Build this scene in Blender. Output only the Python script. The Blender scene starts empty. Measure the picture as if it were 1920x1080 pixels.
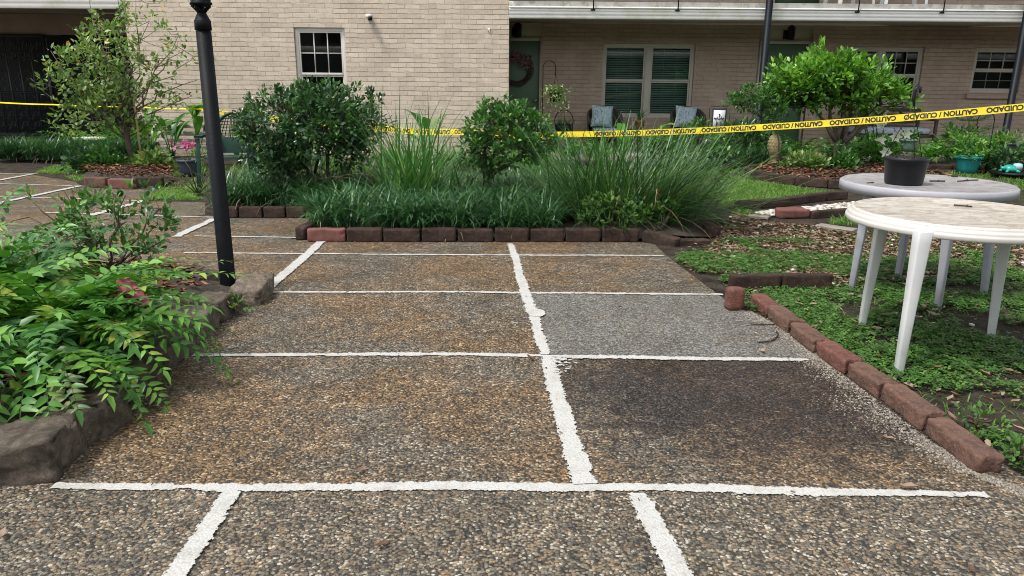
import bpy, math, random
import numpy as np
from mathutils import Vector, Matrix, noise as mnoise
from mathutils.geometry import tessellate_polygon
random.seed(7); RNG = np.random.default_rng(11)
SC = bpy.context.scene
COL = SC.collection
PI = math.pi
# ---------------------------------------------------------------- camera
FPX = 1387.0; TH = math.radians(15.4); RO = 0.008; EYE = 1.30
FW = np.array([0, math.cos(TH), -math.sin(TH)])
_r = np.array([1.0, 0, 0]); _u = np.array([0, math.sin(TH), math.cos(TH)])
RT = _r*math.cos(RO) + _u*math.sin(RO); UP = -_r*math.sin(RO) + _u*math.cos(RO)
CP = np.array([0, 0, EYE])
cd = bpy.data.cameras.new('camera'); cam = bpy.data.objects.new('camera', cd); COL.objects.link(cam)
cd.sensor_width = 36; cd.lens = FPX/1920*36; cd.clip_start = 0.05; cd.clip_end = 500
M = Matrix.Identity(4)
for i in range(3):
    M[i][0] = RT[i]; M[i][1] = UP[i]; M[i][2] = -FW[i]; M[i][3] = CP[i]
cam.matrix_world = M
SC.camera = cam
# ---------------------------------------------------------------- light: bright overcast
SUN_EL = math.radians(62); SUN_AZ = math.radians(236)      # behind the camera, to its left
w = bpy.data.worlds.new('World'); SC.world = w; w.use_nodes = True
nt = w.node_tree; bg = nt.nodes['Background']
sky = nt.nodes.new('ShaderNodeTexSky'); sky.sky_type = 'NISHITA'; sky.sun_disc = False
sky.sun_elevation = SUN_EL; sky.sun_rotation = SUN_AZ
hs = nt.nodes.new('ShaderNodeHueSaturation'); hs.inputs['Saturation'].default_value = 0.22
nt.links.new(sky.outputs[0], hs.inputs['Color']); nt.links.new(hs.outputs[0], bg.inputs[0])
bg.inputs[1].default_value = 0.11
sd = bpy.data.lights.new('sun', 'SUN'); sd.energy = 1.5; sd.angle = math.radians(10); sd.color = (1, .96, .9)
so = bpy.data.objects.new('sun', sd); COL.objects.link(so)
sdir = Vector((math.sin(SUN_AZ)*math.cos(SUN_EL), math.cos(SUN_AZ)*math.cos(SUN_EL), math.sin(SUN_EL)))
so.rotation_euler = sdir.to_track_quat('Z', 'Y').to_euler(); so.location = (-4, -8, 15)
vs = SC.view_settings; vs.view_transform = 'Standard'; vs.look = 'None'; vs.gamma = 1.0; vs.use_curve_mapping = False
vs.exposure = 1.30
SC.cycles.max_bounces = 6; SC.cycles.transparent_max_bounces = 8; SC.cycles.use_denoising = True; SC.cycles.filter_width = 1.0

# ---------------------------------------------------------------- helpers
def ray(x, y): return RT*(x-960)/FPX - UP*(y-540)/FPX + FW
def G(x, y, z=0.0):
    d = ray(x, y); return CP + d*(z-EYE)/d[2]
def V(x, y, Y):
    d = ray(x, y); return CP + d*Y/d[1]
def rnd(a, b): return random.uniform(a, b)

class MB:
    """collects pieces and links them as ONE mesh"""
    def __init__(s): s.v = []; s.f = []; s.t = []; s.n = 0
    def add(s, v, faces, tint=0.5):
        v = np.asarray(v, float).reshape(-1, 3)
        for f in faces:
            f = np.asarray(f, np.int64)
            if f.size: s.f.append(f + s.n)
        s.v.append(v); s.t.append(np.broadcast_to(np.asarray(tint, float), (len(v),)) if np.ndim(tint) == 0 else np.asarray(tint, float))
        s.n += len(v); return s
    def box(s, x0, x1, y0, y1, z0, z1, tint=.5):
        v = [(x, y, z) for z in (z0, z1) for y in (y0, y1) for x in (x0, x1)]
        return s.add(v, [[(0,2,3,1), (4,5,7,6), (0,1,5,4), (2,6,7,3), (0,4,6,2), (1,3,7,5)]], tint)
    def obox(s, c, size, rz=0, rx=0, ry=0, tint=.5):
        h = np.array(size)/2
        v = np.array([(x, y, z) for z in (-1, 1) for y in (-1, 1) for x in (-1, 1)])*h
        R = np.array((Matrix.Rotation(rz, 3, 'Z') @ Matrix.Rotation(ry, 3, 'Y') @ Matrix.Rotation(rx, 3, 'X')))
        return s.add(v @ R.T + np.array(c), [[(0,2,3,1), (4,5,7,6), (0,1,5,4), (2,6,7,3), (0,4,6,2), (1,3,7,5)]], tint)
    def bar(s, a, b, w, h=None, tint=.5):
        """square bar from a to b"""
        return s.tube([a, b], [w, w], 4, tint)
    def tube(s, path, rad, n=8, tint=.5, caps=True):
        P = np.asarray(path, float); k = len(P)
        rad = np.broadcast_to(np.asarray(rad, float), (k,))
        T = np.gradient(P, axis=0); T /= np.linalg.norm(T, axis=1)[:, None] + 1e-9
        ref = np.array([0, 0, 1.0]) if abs(T[0][2]) < .9 else np.array([1.0, 0, 0])
        a = np.cross(T, ref); a /= np.linalg.norm(a, axis=1)[:, None] + 1e-9
        b = np.cross(T, a)
        an = np.arange(n)*2*PI/n
        v = P[:, None, :] + rad[:, None, None]*(np.cos(an)[None, :, None]*a[:, None, :] + np.sin(an)[None, :, None]*b[:, None, :])
        f = [(i*n+j, i*n+(j+1) % n, (i+1)*n+(j+1) % n, (i+1)*n+j) for i in range(k-1) for j in range(n)]
        v = v.reshape(-1, 3)
        fs = [f]
        if caps:
            v = np.vstack([v, P[:1], P[-1:]]); c0 = k*n
            fs.append([(c0, (j+1) % n, j) for j in range(n)] + [(c0+1, (k-1)*n+j, (k-1)*n+(j+1) % n) for j in range(n)])
        return s.add(v, fs, tint)
    def lathe(s, prof, c=(0, 0, 0), n=24, tint=.5, cap=True):
        pr = np.asarray(prof, float); k = len(pr); an = np.arange(n)*2*PI/n
        v = np.stack([pr[:, 0, None]*np.cos(an), pr[:, 0, None]*np.sin(an), np.repeat(pr[:, 1, None], n, 1)], -1).reshape(-1, 3) + np.array(c)
        f = [(i*n+j, i*n+(j+1) % n, (i+1)*n+(j+1) % n, (i+1)*n+j) for i in range(k-1) for j in range(n)]
        fs = [f]
        if cap:
            v = np.vstack([v, [(c[0], c[1], c[2]+pr[0, 1]), (c[0], c[1], c[2]+pr[-1, 1])]]); c0 = k*n
            fs.append([(c0, (j+1) % n, j) for j in range(n)] + [(c0+1, (k-1)*n+j, (k-1)*n+(j+1) % n) for j in range(n)])
        return s.add(v, fs, tint)
    def poly(s, pts, z, tint=.5):
        p3 = [Vector((p[0], p[1], 0)) for p in pts]
        tris = tessellate_polygon([p3])
        out = []
        for t in tris:
            a, b, c = [p3[i] for i in t]
            out.append(t if (b-a).cross(c-a).z > 0 else (t[0], t[2], t[1]))
        return s.add([(p[0], p[1], z) for p in pts], [out], tint)
    def rbox(s, size, c=(0, 0, 0), rz=0, r=.01, amp=.003, seed=0, n=6, bulge=0, freq=9, tint=.5, rx=0, ry=0, chip=0):
        """rounded, slightly irregular block; bulge gives one convex and one hollow end"""
        L, W, H = size; hx = np.array(size)/2
        vs, fs, idx = [], [], {}
        nx = max(2, int(n*L/min(W, H)/1.5)); ns = (min(nx, 14), n, n)
        def vid(i, j, k):
            key = (i, j, k)
            if key not in idx:
                idx[key] = len(vs)
                vs.append([(2*i/ns[0]-1)*hx[0], (2*j/ns[1]-1)*hx[1], (2*k/ns[2]-1)*hx[2]])
            return idx[key]
        for i in range(ns[0]):
            for j in range(ns[1]):
                fs.append((vid(i,j,0), vid(i,j+1,0), vid(i+1,j+1,0), vid(i+1,j,0)))
                fs.append((vid(i,j,ns[2]), vid(i+1,j,ns[2]), vid(i+1,j+1,ns[2]), vid(i,j+1,ns[2])))
        for i in range(ns[0]):
            for k in range(ns[2]):
                fs.append((vid(i,0,k), vid(i+1,0,k), vid(i+1,0,k+1), vid(i,0,k+1)))
                fs.append((vid(i,ns[1],k), vid(i,ns[1],k+1), vid(i+1,ns[1],k+1), vid(i+1,ns[1],k)))
        for j in range(ns[1]):
            for k in range(ns[2]):
                fs.append((vid(0,j,k), vid(0,j,k+1), vid(0,j+1,k+1), vid(0,j+1,k)))
                fs.append((vid(ns[0],j,k), vid(ns[0],j+1,k), vid(ns[0],j+1,k+1), vid(ns[0],j,k+1)))
        p = np.array(vs, float); inner = hx - r
        q = np.clip(p, -inner, inner); d = p - q; l = np.linalg.norm(d, axis=1)[:, None]
        p = np.where(l > 1e-6, q + d/np.maximum(l, 1e-6)*np.minimum(l, r), p)
        if amp:
            for i in range(len(p)):
                o = mnoise.noise_vector(Vector(p[i])*freq + Vector((seed*7.3, seed*3.1, seed)))
                o2 = mnoise.noise_vector(Vector(p[i])*freq*3 + Vector((seed*1.3, seed*5.1, seed)))
                p[i] += np.array(o)*amp + np.array(o2)*amp*.4
        if chip:
            for i in range(len(p)):
                o = mnoise.cell_vector(Vector(p[i])*28+Vector((seed*2.3, seed, 0))); e = (np.abs(p[i])/hx > .8).sum()
                if e >= 2: p[i] -= np.sign(p[i])*max(0, mnoise.noise(Vector(p[i])*22+Vector((seed, 0, seed*2))))*chip
                p[i] += (np.array(o)-.5)*chip*.12
        if bulge: p[:, 0] += bulge*(1-(p[:, 1]/hx[1])**2)
        R = np.array(Matrix.Rotation(rz, 3, 'Z') @ Matrix.Rotation(ry, 3, 'Y') @ Matrix.Rotation(rx, 3, 'X'))
        return s.add(p @ R.T + np.array(c), [fs], tint)
    def leaves(s, pos, d, nrm, ln, wd, tint, tmpl='oval'):
        TV, TF = TM[tmpl]
        pos = np.asarray(pos, float).reshape(-1, 3); N = len(pos)
        d = np.asarray(d, float); d = d/(np.linalg.norm(d, axis=1)[:, None]+1e-9)
        x = np.cross(d, nrm); x /= np.linalg.norm(x, axis=1)[:, None]+1e-9
        z = np.cross(x, d)
        ln = np.broadcast_to(ln, (N,)); wd = np.broadcast_to(wd, (N,))
        v = pos[:, None] + x[:, None]*TV[None, :, 0:1]*wd[:, None, None] + d[:, None]*TV[None, :, 1:2]*ln[:, None, None] + z[:, None]*TV[None, :, 2:3]*ln[:, None, None]
        m = len(TV); off = (np.arange(N)*m)[:, None, None]
        fs = [(np.asarray(f)[None] + off).reshape(-1, np.asarray(f).shape[1]) for f in TF]
        return s.add(v.reshape(-1, 3), fs, np.repeat(np.broadcast_to(tint, (N,)), m))
    def blades(s, base, az, el, ln, wd, droop, tint, k=5, twist=.3):
        base = np.asarray(base, float).reshape(-1, 3); N = len(base)
        az, el, ln, wd, droop = [np.broadcast_to(a, (N,)).astype(float) for a in (az, el, ln, wd, droop)]
        P = np.zeros((N, k+1, 3)); P[:, 0] = base
        for i in range(k):
            t = (i+.5)/k; e = el - droop*t**1.3
            st = np.stack([np.cos(az)*np.cos(e), np.sin(az)*np.cos(e), np.sin(e)], 1)*(ln/k)[:, None]
            P[:, i+1] = P[:, i] + st
        tw = RNG.uniform(-twist, twist, N)
        sd_ = np.stack([-np.sin(az+tw), np.cos(az+tw), tw*.5], 1)
        t = np.linspace(0, 1, k+1); pf = np.minimum(1, .55+t*1.6)*np.clip(1.02-t, .02, 1)**.55
        off = sd_[:, None]*(wd[:, None]*pf[None])[:, :, None]/2
        v = np.stack([P-off, P+off], 2).reshape(-1, 3)
        m = 2*(k+1); f = [(2*i, 2*i+1, 2*i+3, 2*i+2) for i in range(k)]
        fs = (np.array(f)[None]+(np.arange(N)*m)[:, None, None]).reshape(-1, 4)
        return s.add(v, [fs], np.repeat(np.broadcast_to(tint, (N,)), m))
    def build(s, name, mat, parent=None, loc=None, smooth=False, bevel=0, rz=0, local=False):
        """loc: the object's origin (vertices are given in world space unless local)"""
        v = np.vstack(s.v).astype(np.float32)
        if parent is not None and not local: v = v - np.array(parent_origin(parent), np.float32)
        elif loc is not None and not local: v = v - np.array(loc, np.float32)
        me = bpy.data.meshes.new(name)
        lens, idx = [], []
        for f in s.f: lens.append(np.full(len(f), f.shape[1])); idx.append(f.ravel())
        lens = np.concatenate(lens); idx = np.concatenate(idx)
        me.vertices.add(len(v)); me.vertices.foreach_set('co', v.ravel())
        me.loops.add(len(idx)); me.loops.foreach_set('vertex_index', idx.astype(np.int32))
        me.polygons.add(len(lens)); me.polygons.foreach_set('loop_start', np.concatenate([[0], np.cumsum(lens)[:-1]]).astype(np.int32))
        me.polygons.foreach_set('loop_total', lens.astype(np.int32))
        if smooth: me.polygons.foreach_set('use_smooth', np.ones(len(lens), bool))
        at = me.attributes.new('tint', 'FLOAT', 'POINT'); at.data.foreach_set('value', np.concatenate(s.t).astype(np.float32))
        me.update(calc_edges=True); me.validate()
        me.materials.append(mat)
        o = bpy.data.objects.new(name, me); COL.objects.link(o)
        if parent is not None: o.parent = parent
        elif loc is not None: o.location = loc; o.rotation_euler.z = rz
        if bevel:
            b = o.modifiers.new('bevel', 'BEVEL'); b.width = bevel; b.segments = 2; b.limit_method = 'ANGLE'
        return o

def parent_origin(p):
    l = np.array(p.location, float)
    if p.parent is not None: l = l + parent_origin(p.parent)
    return l

def tag(o, label, cat, group=None):
    o['label'] = label; o['category'] = cat
    if group: o['group'] = group
    return o
def thing(name, label, cat, loc=(0, 0, 0), group=None, rz=0):
    o = bpy.data.objects.new(name, None); COL.objects.link(o); o.location = [float(a) for a in loc]; o.rotation_euler.z = rz
    o.empty_display_size = .1
    return tag(o, label, cat, group)
def struct(o): o['kind'] = 'structure'; return o
def stuff(o, label, cat): o['kind'] = 'stuff'; o['label'] = label; o['category'] = cat; return o
def copy_tree(o, parent=None):
    c = o.copy(); COL.objects.link(c)
    if parent is not None: c.parent = parent
    for ch in list(o.children): copy_tree(ch, c)
    return c

# leaf templates: x across, y along, z up
TM = {
 'oval': (np.array([(0,0,0), (-.36,.3,.05), (-.34,.68,.03), (0,1,-.08), (.34,.68,.03), (.36,.3,.05), (0,.32,0), (0,.7,-.02)]),
          [np.array([(0,6,1), (2,7,3), (0,5,6), (3,7,4)]), np.array([(1,6,7,2), (6,5,4,7)])]),
 'lance': (np.array([(0,0,0), (-.42,.22,.04), (-.3,.6,.02), (.1,1,-.12), (.36,.58,.02), (.5,.2,.04), (0,.24,0), (.02,.62,-.03)]),
          [np.array([(0,6,1), (2,7,3), (0,5,6), (3,7,4)]), np.array([(1,6,7,2), (6,5,4,7)])]),
 'rhomb': (np.array([(0,0,0), (-.5,.5,.08), (0,1,-.05), (.5,.5,.08)]), [np.array([(0,2,1), (0,3,2)])]),
 'trefoil': (np.array([(0,0,0)] + [p for a in (0, 2.1, 4.2) for p in ((math.cos(a-.55)*.42, math.sin(a-.55)*.42, .05), (math.cos(a-.28)*.62, math.sin(a-.28)*.62, .0), (math.cos(a+.28)*.62, math.sin(a+.28)*.62, .0), (math.cos(a+.55)*.42, math.sin(a+.55)*.42, .05))]),
          [np.array([(0, 1+4*i, 2+4*i, 3+4*i) for i in range(3)]), np.array([(0, 3+4*i, 4+4*i) for i in range(3)])]),
 'curl': (np.array([(0,0,.12), (-.4,.3,.22), (-.34,.7,.16), (0,1,.2), (.34,.7,.1), (.4,.3,.2), (0,.35,0), (0,.7,.0)]),
          [np.array([(0,6,1), (2,7,3), (0,5,6), (3,7,4)]), np.array([(1,6,7,2), (6,5,4,7)])]),
}

# ---------------------------------------------------------------- materials
class NB:
    def __init__(s, name):
        s.m = bpy.data.materials.new(name); s.m.use_nodes = True; s.t = s.m.node_tree
        s.p = s.t.nodes['Principled BSDF']; s.out = s.t.nodes['Material Output']
    def n(s, kind, **kw):
        nd = s.t.nodes.new('ShaderNode'+kind)
        for k, v in kw.items(): setattr(nd, k, v)
        return nd
    def l(s, a, b): s.t.links.new(a, b)
    def geo(s): return s.n('NewGeometry').outputs['Position']
    def obj(s): return s.n('TexCoord').outputs['Object']
    def noise(s, vec, scale, detail=3, rough=.55, dist=0):
        nd = s.n('TexNoise'); nd.inputs['Scale'].default_value = scale; nd.inputs['Detail'].default_value = detail
        nd.inputs['Roughness'].default_value = rough; nd.inputs['Distortion'].default_value = dist
        s.l(vec, nd.inputs['Vector']); return nd.outputs['Fac']
    def ramp(s, fac, stops, interp='LINEAR'):
        nd = s.n('ValToRGB'); cr = nd.color_ramp; cr.interpolation = interp
        while len(cr.elements) > 1: cr.elements.remove(cr.elements[-1])
        cr.elements[0].position = stops[0][0]; cr.elements[0].color = (*col(stops[0][1]), 1)
        for p, c in stops[1:]:
            e = cr.elements.new(p); e.color = (*col(c), 1)
        s.l(fac, nd.inputs[0]); return nd.outputs[0]
    def mix(s, fac, a, b, blend='MIX'):
        nd = s.n('Mix', data_type='RGBA', blend_type=blend)
        for sock, val in ((nd.inputs[0], fac), (nd.inputs[6], a), (nd.inputs[7], b)):
            if isinstance(val, bpy.types.NodeSocket): s.l(val, sock)
            elif isinstance(val, (int, float)): sock.default_value = val if sock.type == 'VALUE' else (val, val, val, 1)
            else: sock.default_value = (*val, 1)
        return nd.outputs[2]
    def math(s, op, a, b=0.0, c=None):
        nd = s.n('Math', operation=op)
        for i, val in enumerate((a, b) if c is None else (a, b, c)):
            if isinstance(val, bpy.types.NodeSocket): s.l(val, nd.inputs[i])
            else: nd.inputs[i].default_value = val
        return nd.outputs[0]
    def mapr(s, v, a, b, c=0., d=1.):
        nd = s.n('MapRange', interpolation_type='SMOOTHSTEP'); s.l(v, nd.inputs[0])
        for i, x in enumerate((a, b, c, d)): nd.inputs[i+1].default_value = x
        return nd.outputs[0]
    def bump(s, h, dist, strength=1.0):
        nd = s.n('Bump'); nd.inputs['Distance'].default_value = dist; nd.inputs['Strength'].default_value = strength
        s.l(h, nd.inputs['Height']); s.l(nd.outputs[0], s.p.inputs['Normal']); return nd.outputs[0]
    def set(s, **kw):
        for k, v in kw.items():
            sock = s.p.inputs[k.replace('_', ' ')]
            if isinstance(v, bpy.types.NodeSocket): s.l(v, sock)
            elif isinstance(v, tuple): sock.default_value = (*v, 1)
            else: sock.default_value = v
        return s.m
def col(c): return (c, c, c) if isinstance(c, (int, float)) else c

def plain(name, c, rough=.6, var=.2, scale=6, bump=0, bscale=80, metal=0, spec=.5, dirt=None, dscale=3):
    b = NB(name); g = b.obj()
    f = b.noise(g, scale, 4)
    lo = tuple(x*(1-var) for x in c); hi = tuple(min(1, x*(1+var)) for x in c)
    cc = b.ramp(f, [(.3, lo), (.7, hi)])
    if dirt is not None:
        df = b.mapr(b.noise(g, dscale, 6, .7), .5, .72)
        cc = b.mix(b.math('MULTIPLY', df, .8), cc, dirt)
    if bump: b.bump(b.noise(g, bscale, 4, .6), bump)
    return b.set(Base_Color=cc, Roughness=rough, Metallic=metal, Specular_IOR_Level=spec)

def leafmat(name, stops, rough=.42, trans=.25, spec=.4):
    b = NB(name); a = b.n('Attribute', attribute_name='tint').outputs['Fac']
    cc = b.ramp(a, stops)
    b.set(Base_Color=cc, Roughness=rough, Specular_IOR_Level=spec)
    tr = b.n('BsdfTranslucent'); br = b.mix(1.0, cc, (1.6, 1.7, .7), 'MULTIPLY'); b.l(br, tr.inputs[0])
    mx = b.n('MixShader'); mx.inputs[0].default_value = trans
    b.l(b.p.outputs[0], mx.inputs[1]); b.l(tr.outputs[0], mx.inputs[2]); b.l(mx.outputs[0], b.out.inputs[0])
    return b.m

def pavemat(name, brown=.5, stain=None, grey=0.0, gain=1.0):
    """exposed aggregate: every pebble its own colour, in a dark paste"""
    b = NB(name); g = b.geo()
    sx = b.n('SeparateXYZ'); b.l(g, sx.inputs[0])
    cx = b.n('CombineXYZ'); b.l(sx.outputs[0], cx.inputs[0]); b.l(sx.outputs[1], cx.inputs[1])
    p2 = cx.outputs[0]
    wn = b.n('TexNoise'); wn.inputs['Scale'].default_value = 40; wn.inputs['Detail'].default_value = 1; b.l(p2, wn.inputs['Vector'])
    va = b.n('VectorMath', operation='MULTIPLY_ADD'); b.l(wn.outputs['Color'], va.inputs[0]); va.inputs[1].default_value = (.012, .012, 0); b.l(p2, va.inputs[2])
    vo = b.n('TexVoronoi', voronoi_dimensions='2D'); vo.inputs['Scale'].default_value = 108; b.l(va.outputs[0], vo.inputs['Vector'])
    sp = b.n('SeparateColor'); b.l(vo.outputs['Color'], sp.inputs[0])
    cl = b.math('ADD', sp.outputs[0], b.math('MULTIPLY', b.math('SUBTRACT', b.noise(p2, 17, 3, .6), .5), .75))
    peb = b.ramp(cl, [(0, (.022, .022, .02)), (.2, (.058, .054, .044)), (.42, (.112, .1, .078)), (.6, (.165, .14, .104)), (.74, (.225, .19, .138)), (.8, (.15, .085, .04)), (.87, (.27, .19, .105)), (.93, (.3, .265, .2)), (1, (.42, .385, .315))])
    mask = b.mapr(vo.outputs['Distance'], .78, .42)
    paste = b.ramp(b.noise(p2, 3, 4), [(.3, (.035, .029, .022)), (.7, (.075, .06, .043))])
    cc = b.mix(mask, paste, peb)
    if gain != 1: cc = b.mix(1.0, cc, gain, 'MULTIPLY')
    big = b.noise(p2, 1.3, 5, .62)
    bf = b.mapr(big, .38, .6)
    cc = b.mix(b.math('MULTIPLY', bf, brown), cc, b.mix(1.0, cc, (1.32, .98, .66), 'MULTIPLY'))
    med = b.ramp(b.noise(p2, 4, 7, .72), [(.28, .62), (.72, 1.32)])
    cc = b.mix(1.0, cc, med, 'MULTIPLY')
    if grey:
        cc = b.mix(b.math('MULTIPLY', b.mapr(b.noise(p2, 2.6, 7, .75), .3, .7, .55, 1.25), grey), cc, b.ramp(sp.outputs[1], [(0, (.06, .06, .058)), (.6, (.15, .148, .14)), (1, (.34, .34, .32))]))
    rg = b.mapr(b.noise(p2, 2.2, 4), .35, .65, .38, .72)
    if stain:
        (x, y, rx, ry) = stain
        vm = b.n('VectorMath', operation='SUBTRACT'); b.l(p2, vm.inputs[0]); vm.inputs[1].default_value = (x, y, 0)
        vd = b.n('VectorMath', operation='DIVIDE'); b.l(vm.outputs[0], vd.inputs[0]); vd.inputs[1].default_value = (rx, ry, 1)
        ln = b.n('VectorMath', operation='LENGTH'); b.l(vd.outputs[0], ln.inputs[0])
        dd = b.math('ADD', ln.outputs['Value'], b.math('MULTIPLY', b.math('SUBTRACT', b.noise(p2, 7, 8, .78), .5), 1.9))
        sm = b.mapr(dd, 1.2, .55)
        cc = b.mix(b.math('MULTIPLY', sm, .86), cc, b.mix(1.0, cc, (.2, .185, .235), 'MULTIPLY'))
    h = b.math('MULTIPLY', mask, b.mapr(sp.outputs[2], 0, 1, .5, 1))
    b.bump(h, .0035, 1.0)
    return b.set(Base_Color=cc, Roughness=rg, Specular_IOR_Level=.45)

def linemat(name):
    """worn brush-painted line: breaks up pebble by pebble towards its edge"""
    b = NB(name); g = b.geo()
    vo = b.n('TexVoronoi', voronoi_dimensions='2D'); vo.inputs['Scale'].default_value = 108; b.l(g, vo.inputs['Vector'])
    sp = b.n('SeparateColor'); b.l(vo.outputs['Color'], sp.inputs[0])
    edge = b.n('Attribute', attribute_name='tint').outputs['Fac']
    f2 = b.mapr(b.noise(g, 9, 6, .75), .46, .66)
    cc = b.mix(b.math('MULTIPLY', f2, .6), (.47, .465, .44), (.34, .325, .29))
    cc = b.mix(b.math('MULTIPLY', b.mapr(b.noise(g, 130, 3, .7), .62, .72), .6), cc, (.13, .105, .08))
    cc = b.mix(b.math('MULTIPLY', b.mapr(vo.outputs['Distance'], .45, .75), .35), cc, (.2, .18, .15))
    b.bump(b.mapr(vo.outputs['Distance'], .6, .1), .0015, .6)
    b.set(Base_Color=cc, Roughness=.7)
    wear = b.math('MULTIPLY', b.mapr(b.noise(g, 4, 5, .75), .5, .72), .62)
    v = b.math('ADD', b.math('ADD', edge, wear), b.math('MULTIPLY', b.math('SUBTRACT', sp.outputs[1], .5), .26))
    tr = b.n('BsdfTransparent'); mx = b.n('MixShader'); b.l(b.mapr(v, .9, 1.02), mx.inputs[0]); b.l(b.p.outputs[0], mx.inputs[1]); b.l(tr.outputs[0], mx.inputs[2]); b.l(mx.outputs[0], b.out.inputs[0])
    return b.m

def brickmat(name, c1, c2, mort, bw=.262, rh=.079, depth=.006, line=.8):
    """thickly painted brick: open bed joints with their shade painted in dark, almost filled head joints"""
    b = NB(name); g = b.geo()
    sx = b.n('SeparateXYZ'); b.l(g, sx.inputs[0])
    ad = b.math('ADD', sx.outputs[0], sx.outputs[1])
    cx = b.n('CombineXYZ'); b.l(ad, cx.inputs[0]); b.l(sx.outputs[2], cx.inputs[1])
    wn = b.n('TexNoise'); wn.inputs['Scale'].default_value = 4.5; wn.inputs['Detail'].default_value = 5; b.l(g, wn.inputs['Vector'])
    va = b.n('VectorMath', operation='MULTIPLY_ADD'); b.l(wn.outputs['Color'], va.inputs[0]); va.inputs[1].default_value = (.06, .034, 0); b.l(cx.outputs[0], va.inputs[2])
    bt = b.n('TexBrick'); bt.offset = .5; b.l(va.outputs[0], bt.inputs['Vector'])
    bt.inputs['Scale'].default_value = 1; bt.inputs['Mortar Size'].default_value = .0055; bt.inputs['Mortar Smooth'].default_value = .3
    bt.inputs['Brick Width'].default_value = bw; bt.inputs['Row Height'].default_value = rh
    bt.inputs['Color1'].default_value = (*c1, 1); bt.inputs['Color2'].default_value = (*c2, 1); bt.inputs['Mortar'].default_value = (*mort, 1)
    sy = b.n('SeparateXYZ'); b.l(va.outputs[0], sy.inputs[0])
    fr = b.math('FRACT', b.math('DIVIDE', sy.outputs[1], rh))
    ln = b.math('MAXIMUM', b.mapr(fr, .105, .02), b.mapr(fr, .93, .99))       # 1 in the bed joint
    cc = b.mix(1.0, bt.outputs['Color'], b.ramp(b.noise(g, 2.4, 5, .65), [(.3, .86), (.7, 1.1)]), 'MULTIPLY')
    cc = b.mix(1.0, cc, b.ramp(b.noise(g, 45, 4, .7), [(.3, .86), (.7, 1.1)]), 'MULTIPLY')
    mp = b.n('VectorMath', operation='MULTIPLY'); b.l(g, mp.inputs[0]); mp.inputs[1].default_value = (2.4, 2.4, .22)
    cc = b.mix(b.math('MULTIPLY', b.mapr(b.noise(mp.outputs[0], 1.6, 6, .7), .55, .75), .35), cc, tuple(x*.62 for x in c2))
    cc = b.mix(b.math('MULTIPLY', b.mapr(b.noise(g, 9, 3), .6, .72), .35), cc, tuple(x*.72 for x in c2))
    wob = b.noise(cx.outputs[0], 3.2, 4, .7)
    cc = b.mix(b.math('MULTIPLY', ln, b.mapr(wob, .38, .6, .05*line, line)), cc, tuple(x*.55 for x in mort))  # shade of the bed joints put in as dark, broken colour lines
    pale = b.math('MULTIPLY', b.mapr(b.noise(g, 1.7, 2), .52, .64), ln)
    cc = b.mix(b.math('MULTIPLY', pale, .8), cc, tuple(min(.8, x*1.25) for x in c1))
    h = b.math('ADD', b.math('ADD', b.math('MULTIPLY', bt.outputs['Fac'], -.8), b.math('MULTIPLY', ln, -1.0)), b.math('MULTIPLY', b.noise(g, 38, 4, .65), .5))
    b.bump(h, depth, .9)
    return b.set(Base_Color=cc, Roughness=.75, Specular_IOR_Level=.25)

def glassmat(name, tint=(.9, 1, .95)):
    b = NB(name)
    gl = b.n('BsdfGlossy'); gl.inputs['Roughness'].default_value = .02; gl.inputs[0].default_value = (.9, .95, .92, 1)
    tr = b.n('BsdfTransparent'); tr.inputs[0].default_value = (*tint, 1)
    fr = b.n('Fresnel'); fr.inputs[0].default_value = 1.5
    mx = b.n('MixShader'); b.l(b.math('ADD', fr.outputs[0], .03), mx.inputs[0]); b.l(tr.outputs[0], mx.inputs[1]); b.l(gl.outputs[0], mx.inputs[2])
    b.l(mx.outputs[0], b.out.inputs[0]); return b.m

MT = {}
MT['soil'] = plain('soil', (.045, .034, .024), .9, .5, 9, .02, 30)
MT['lawn_soil'] = plain('lawn_soil', (.043, .034, .025), .95, .6, 7, .03, 45, dirt=(.10, .08, .062), dscale=11, spec=.2)
MT['concrete_path'] = plain('concrete_path', (.24, .21, .18), .8, .2, 3, .003, 60)
MT['line'] = linemat('white_paint')
MT['brick_red'] = plain('red_edging', (.135, .05, .036), .85, .4, 12, .008, 70, dirt=(.2, .125, .095), dscale=55)
MT['brick_rose'] = plain('rose_edging', (.16, .06, .048), .75, .35, 14, .004, 90, dirt=(.1, .05, .045), dscale=20)
MT['brick_brown'] = plain('brown_edging', (.115, .058, .04), .88, .45, 12, .008, 70, dirt=(.2, .14, .105), dscale=60)
MT['brick_dark'] = plain('dark_edging', (.042, .025, .019), .85, .45, 10, .005, 90, dirt=(.11, .07, .055), dscale=25, spec=.3)
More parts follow.
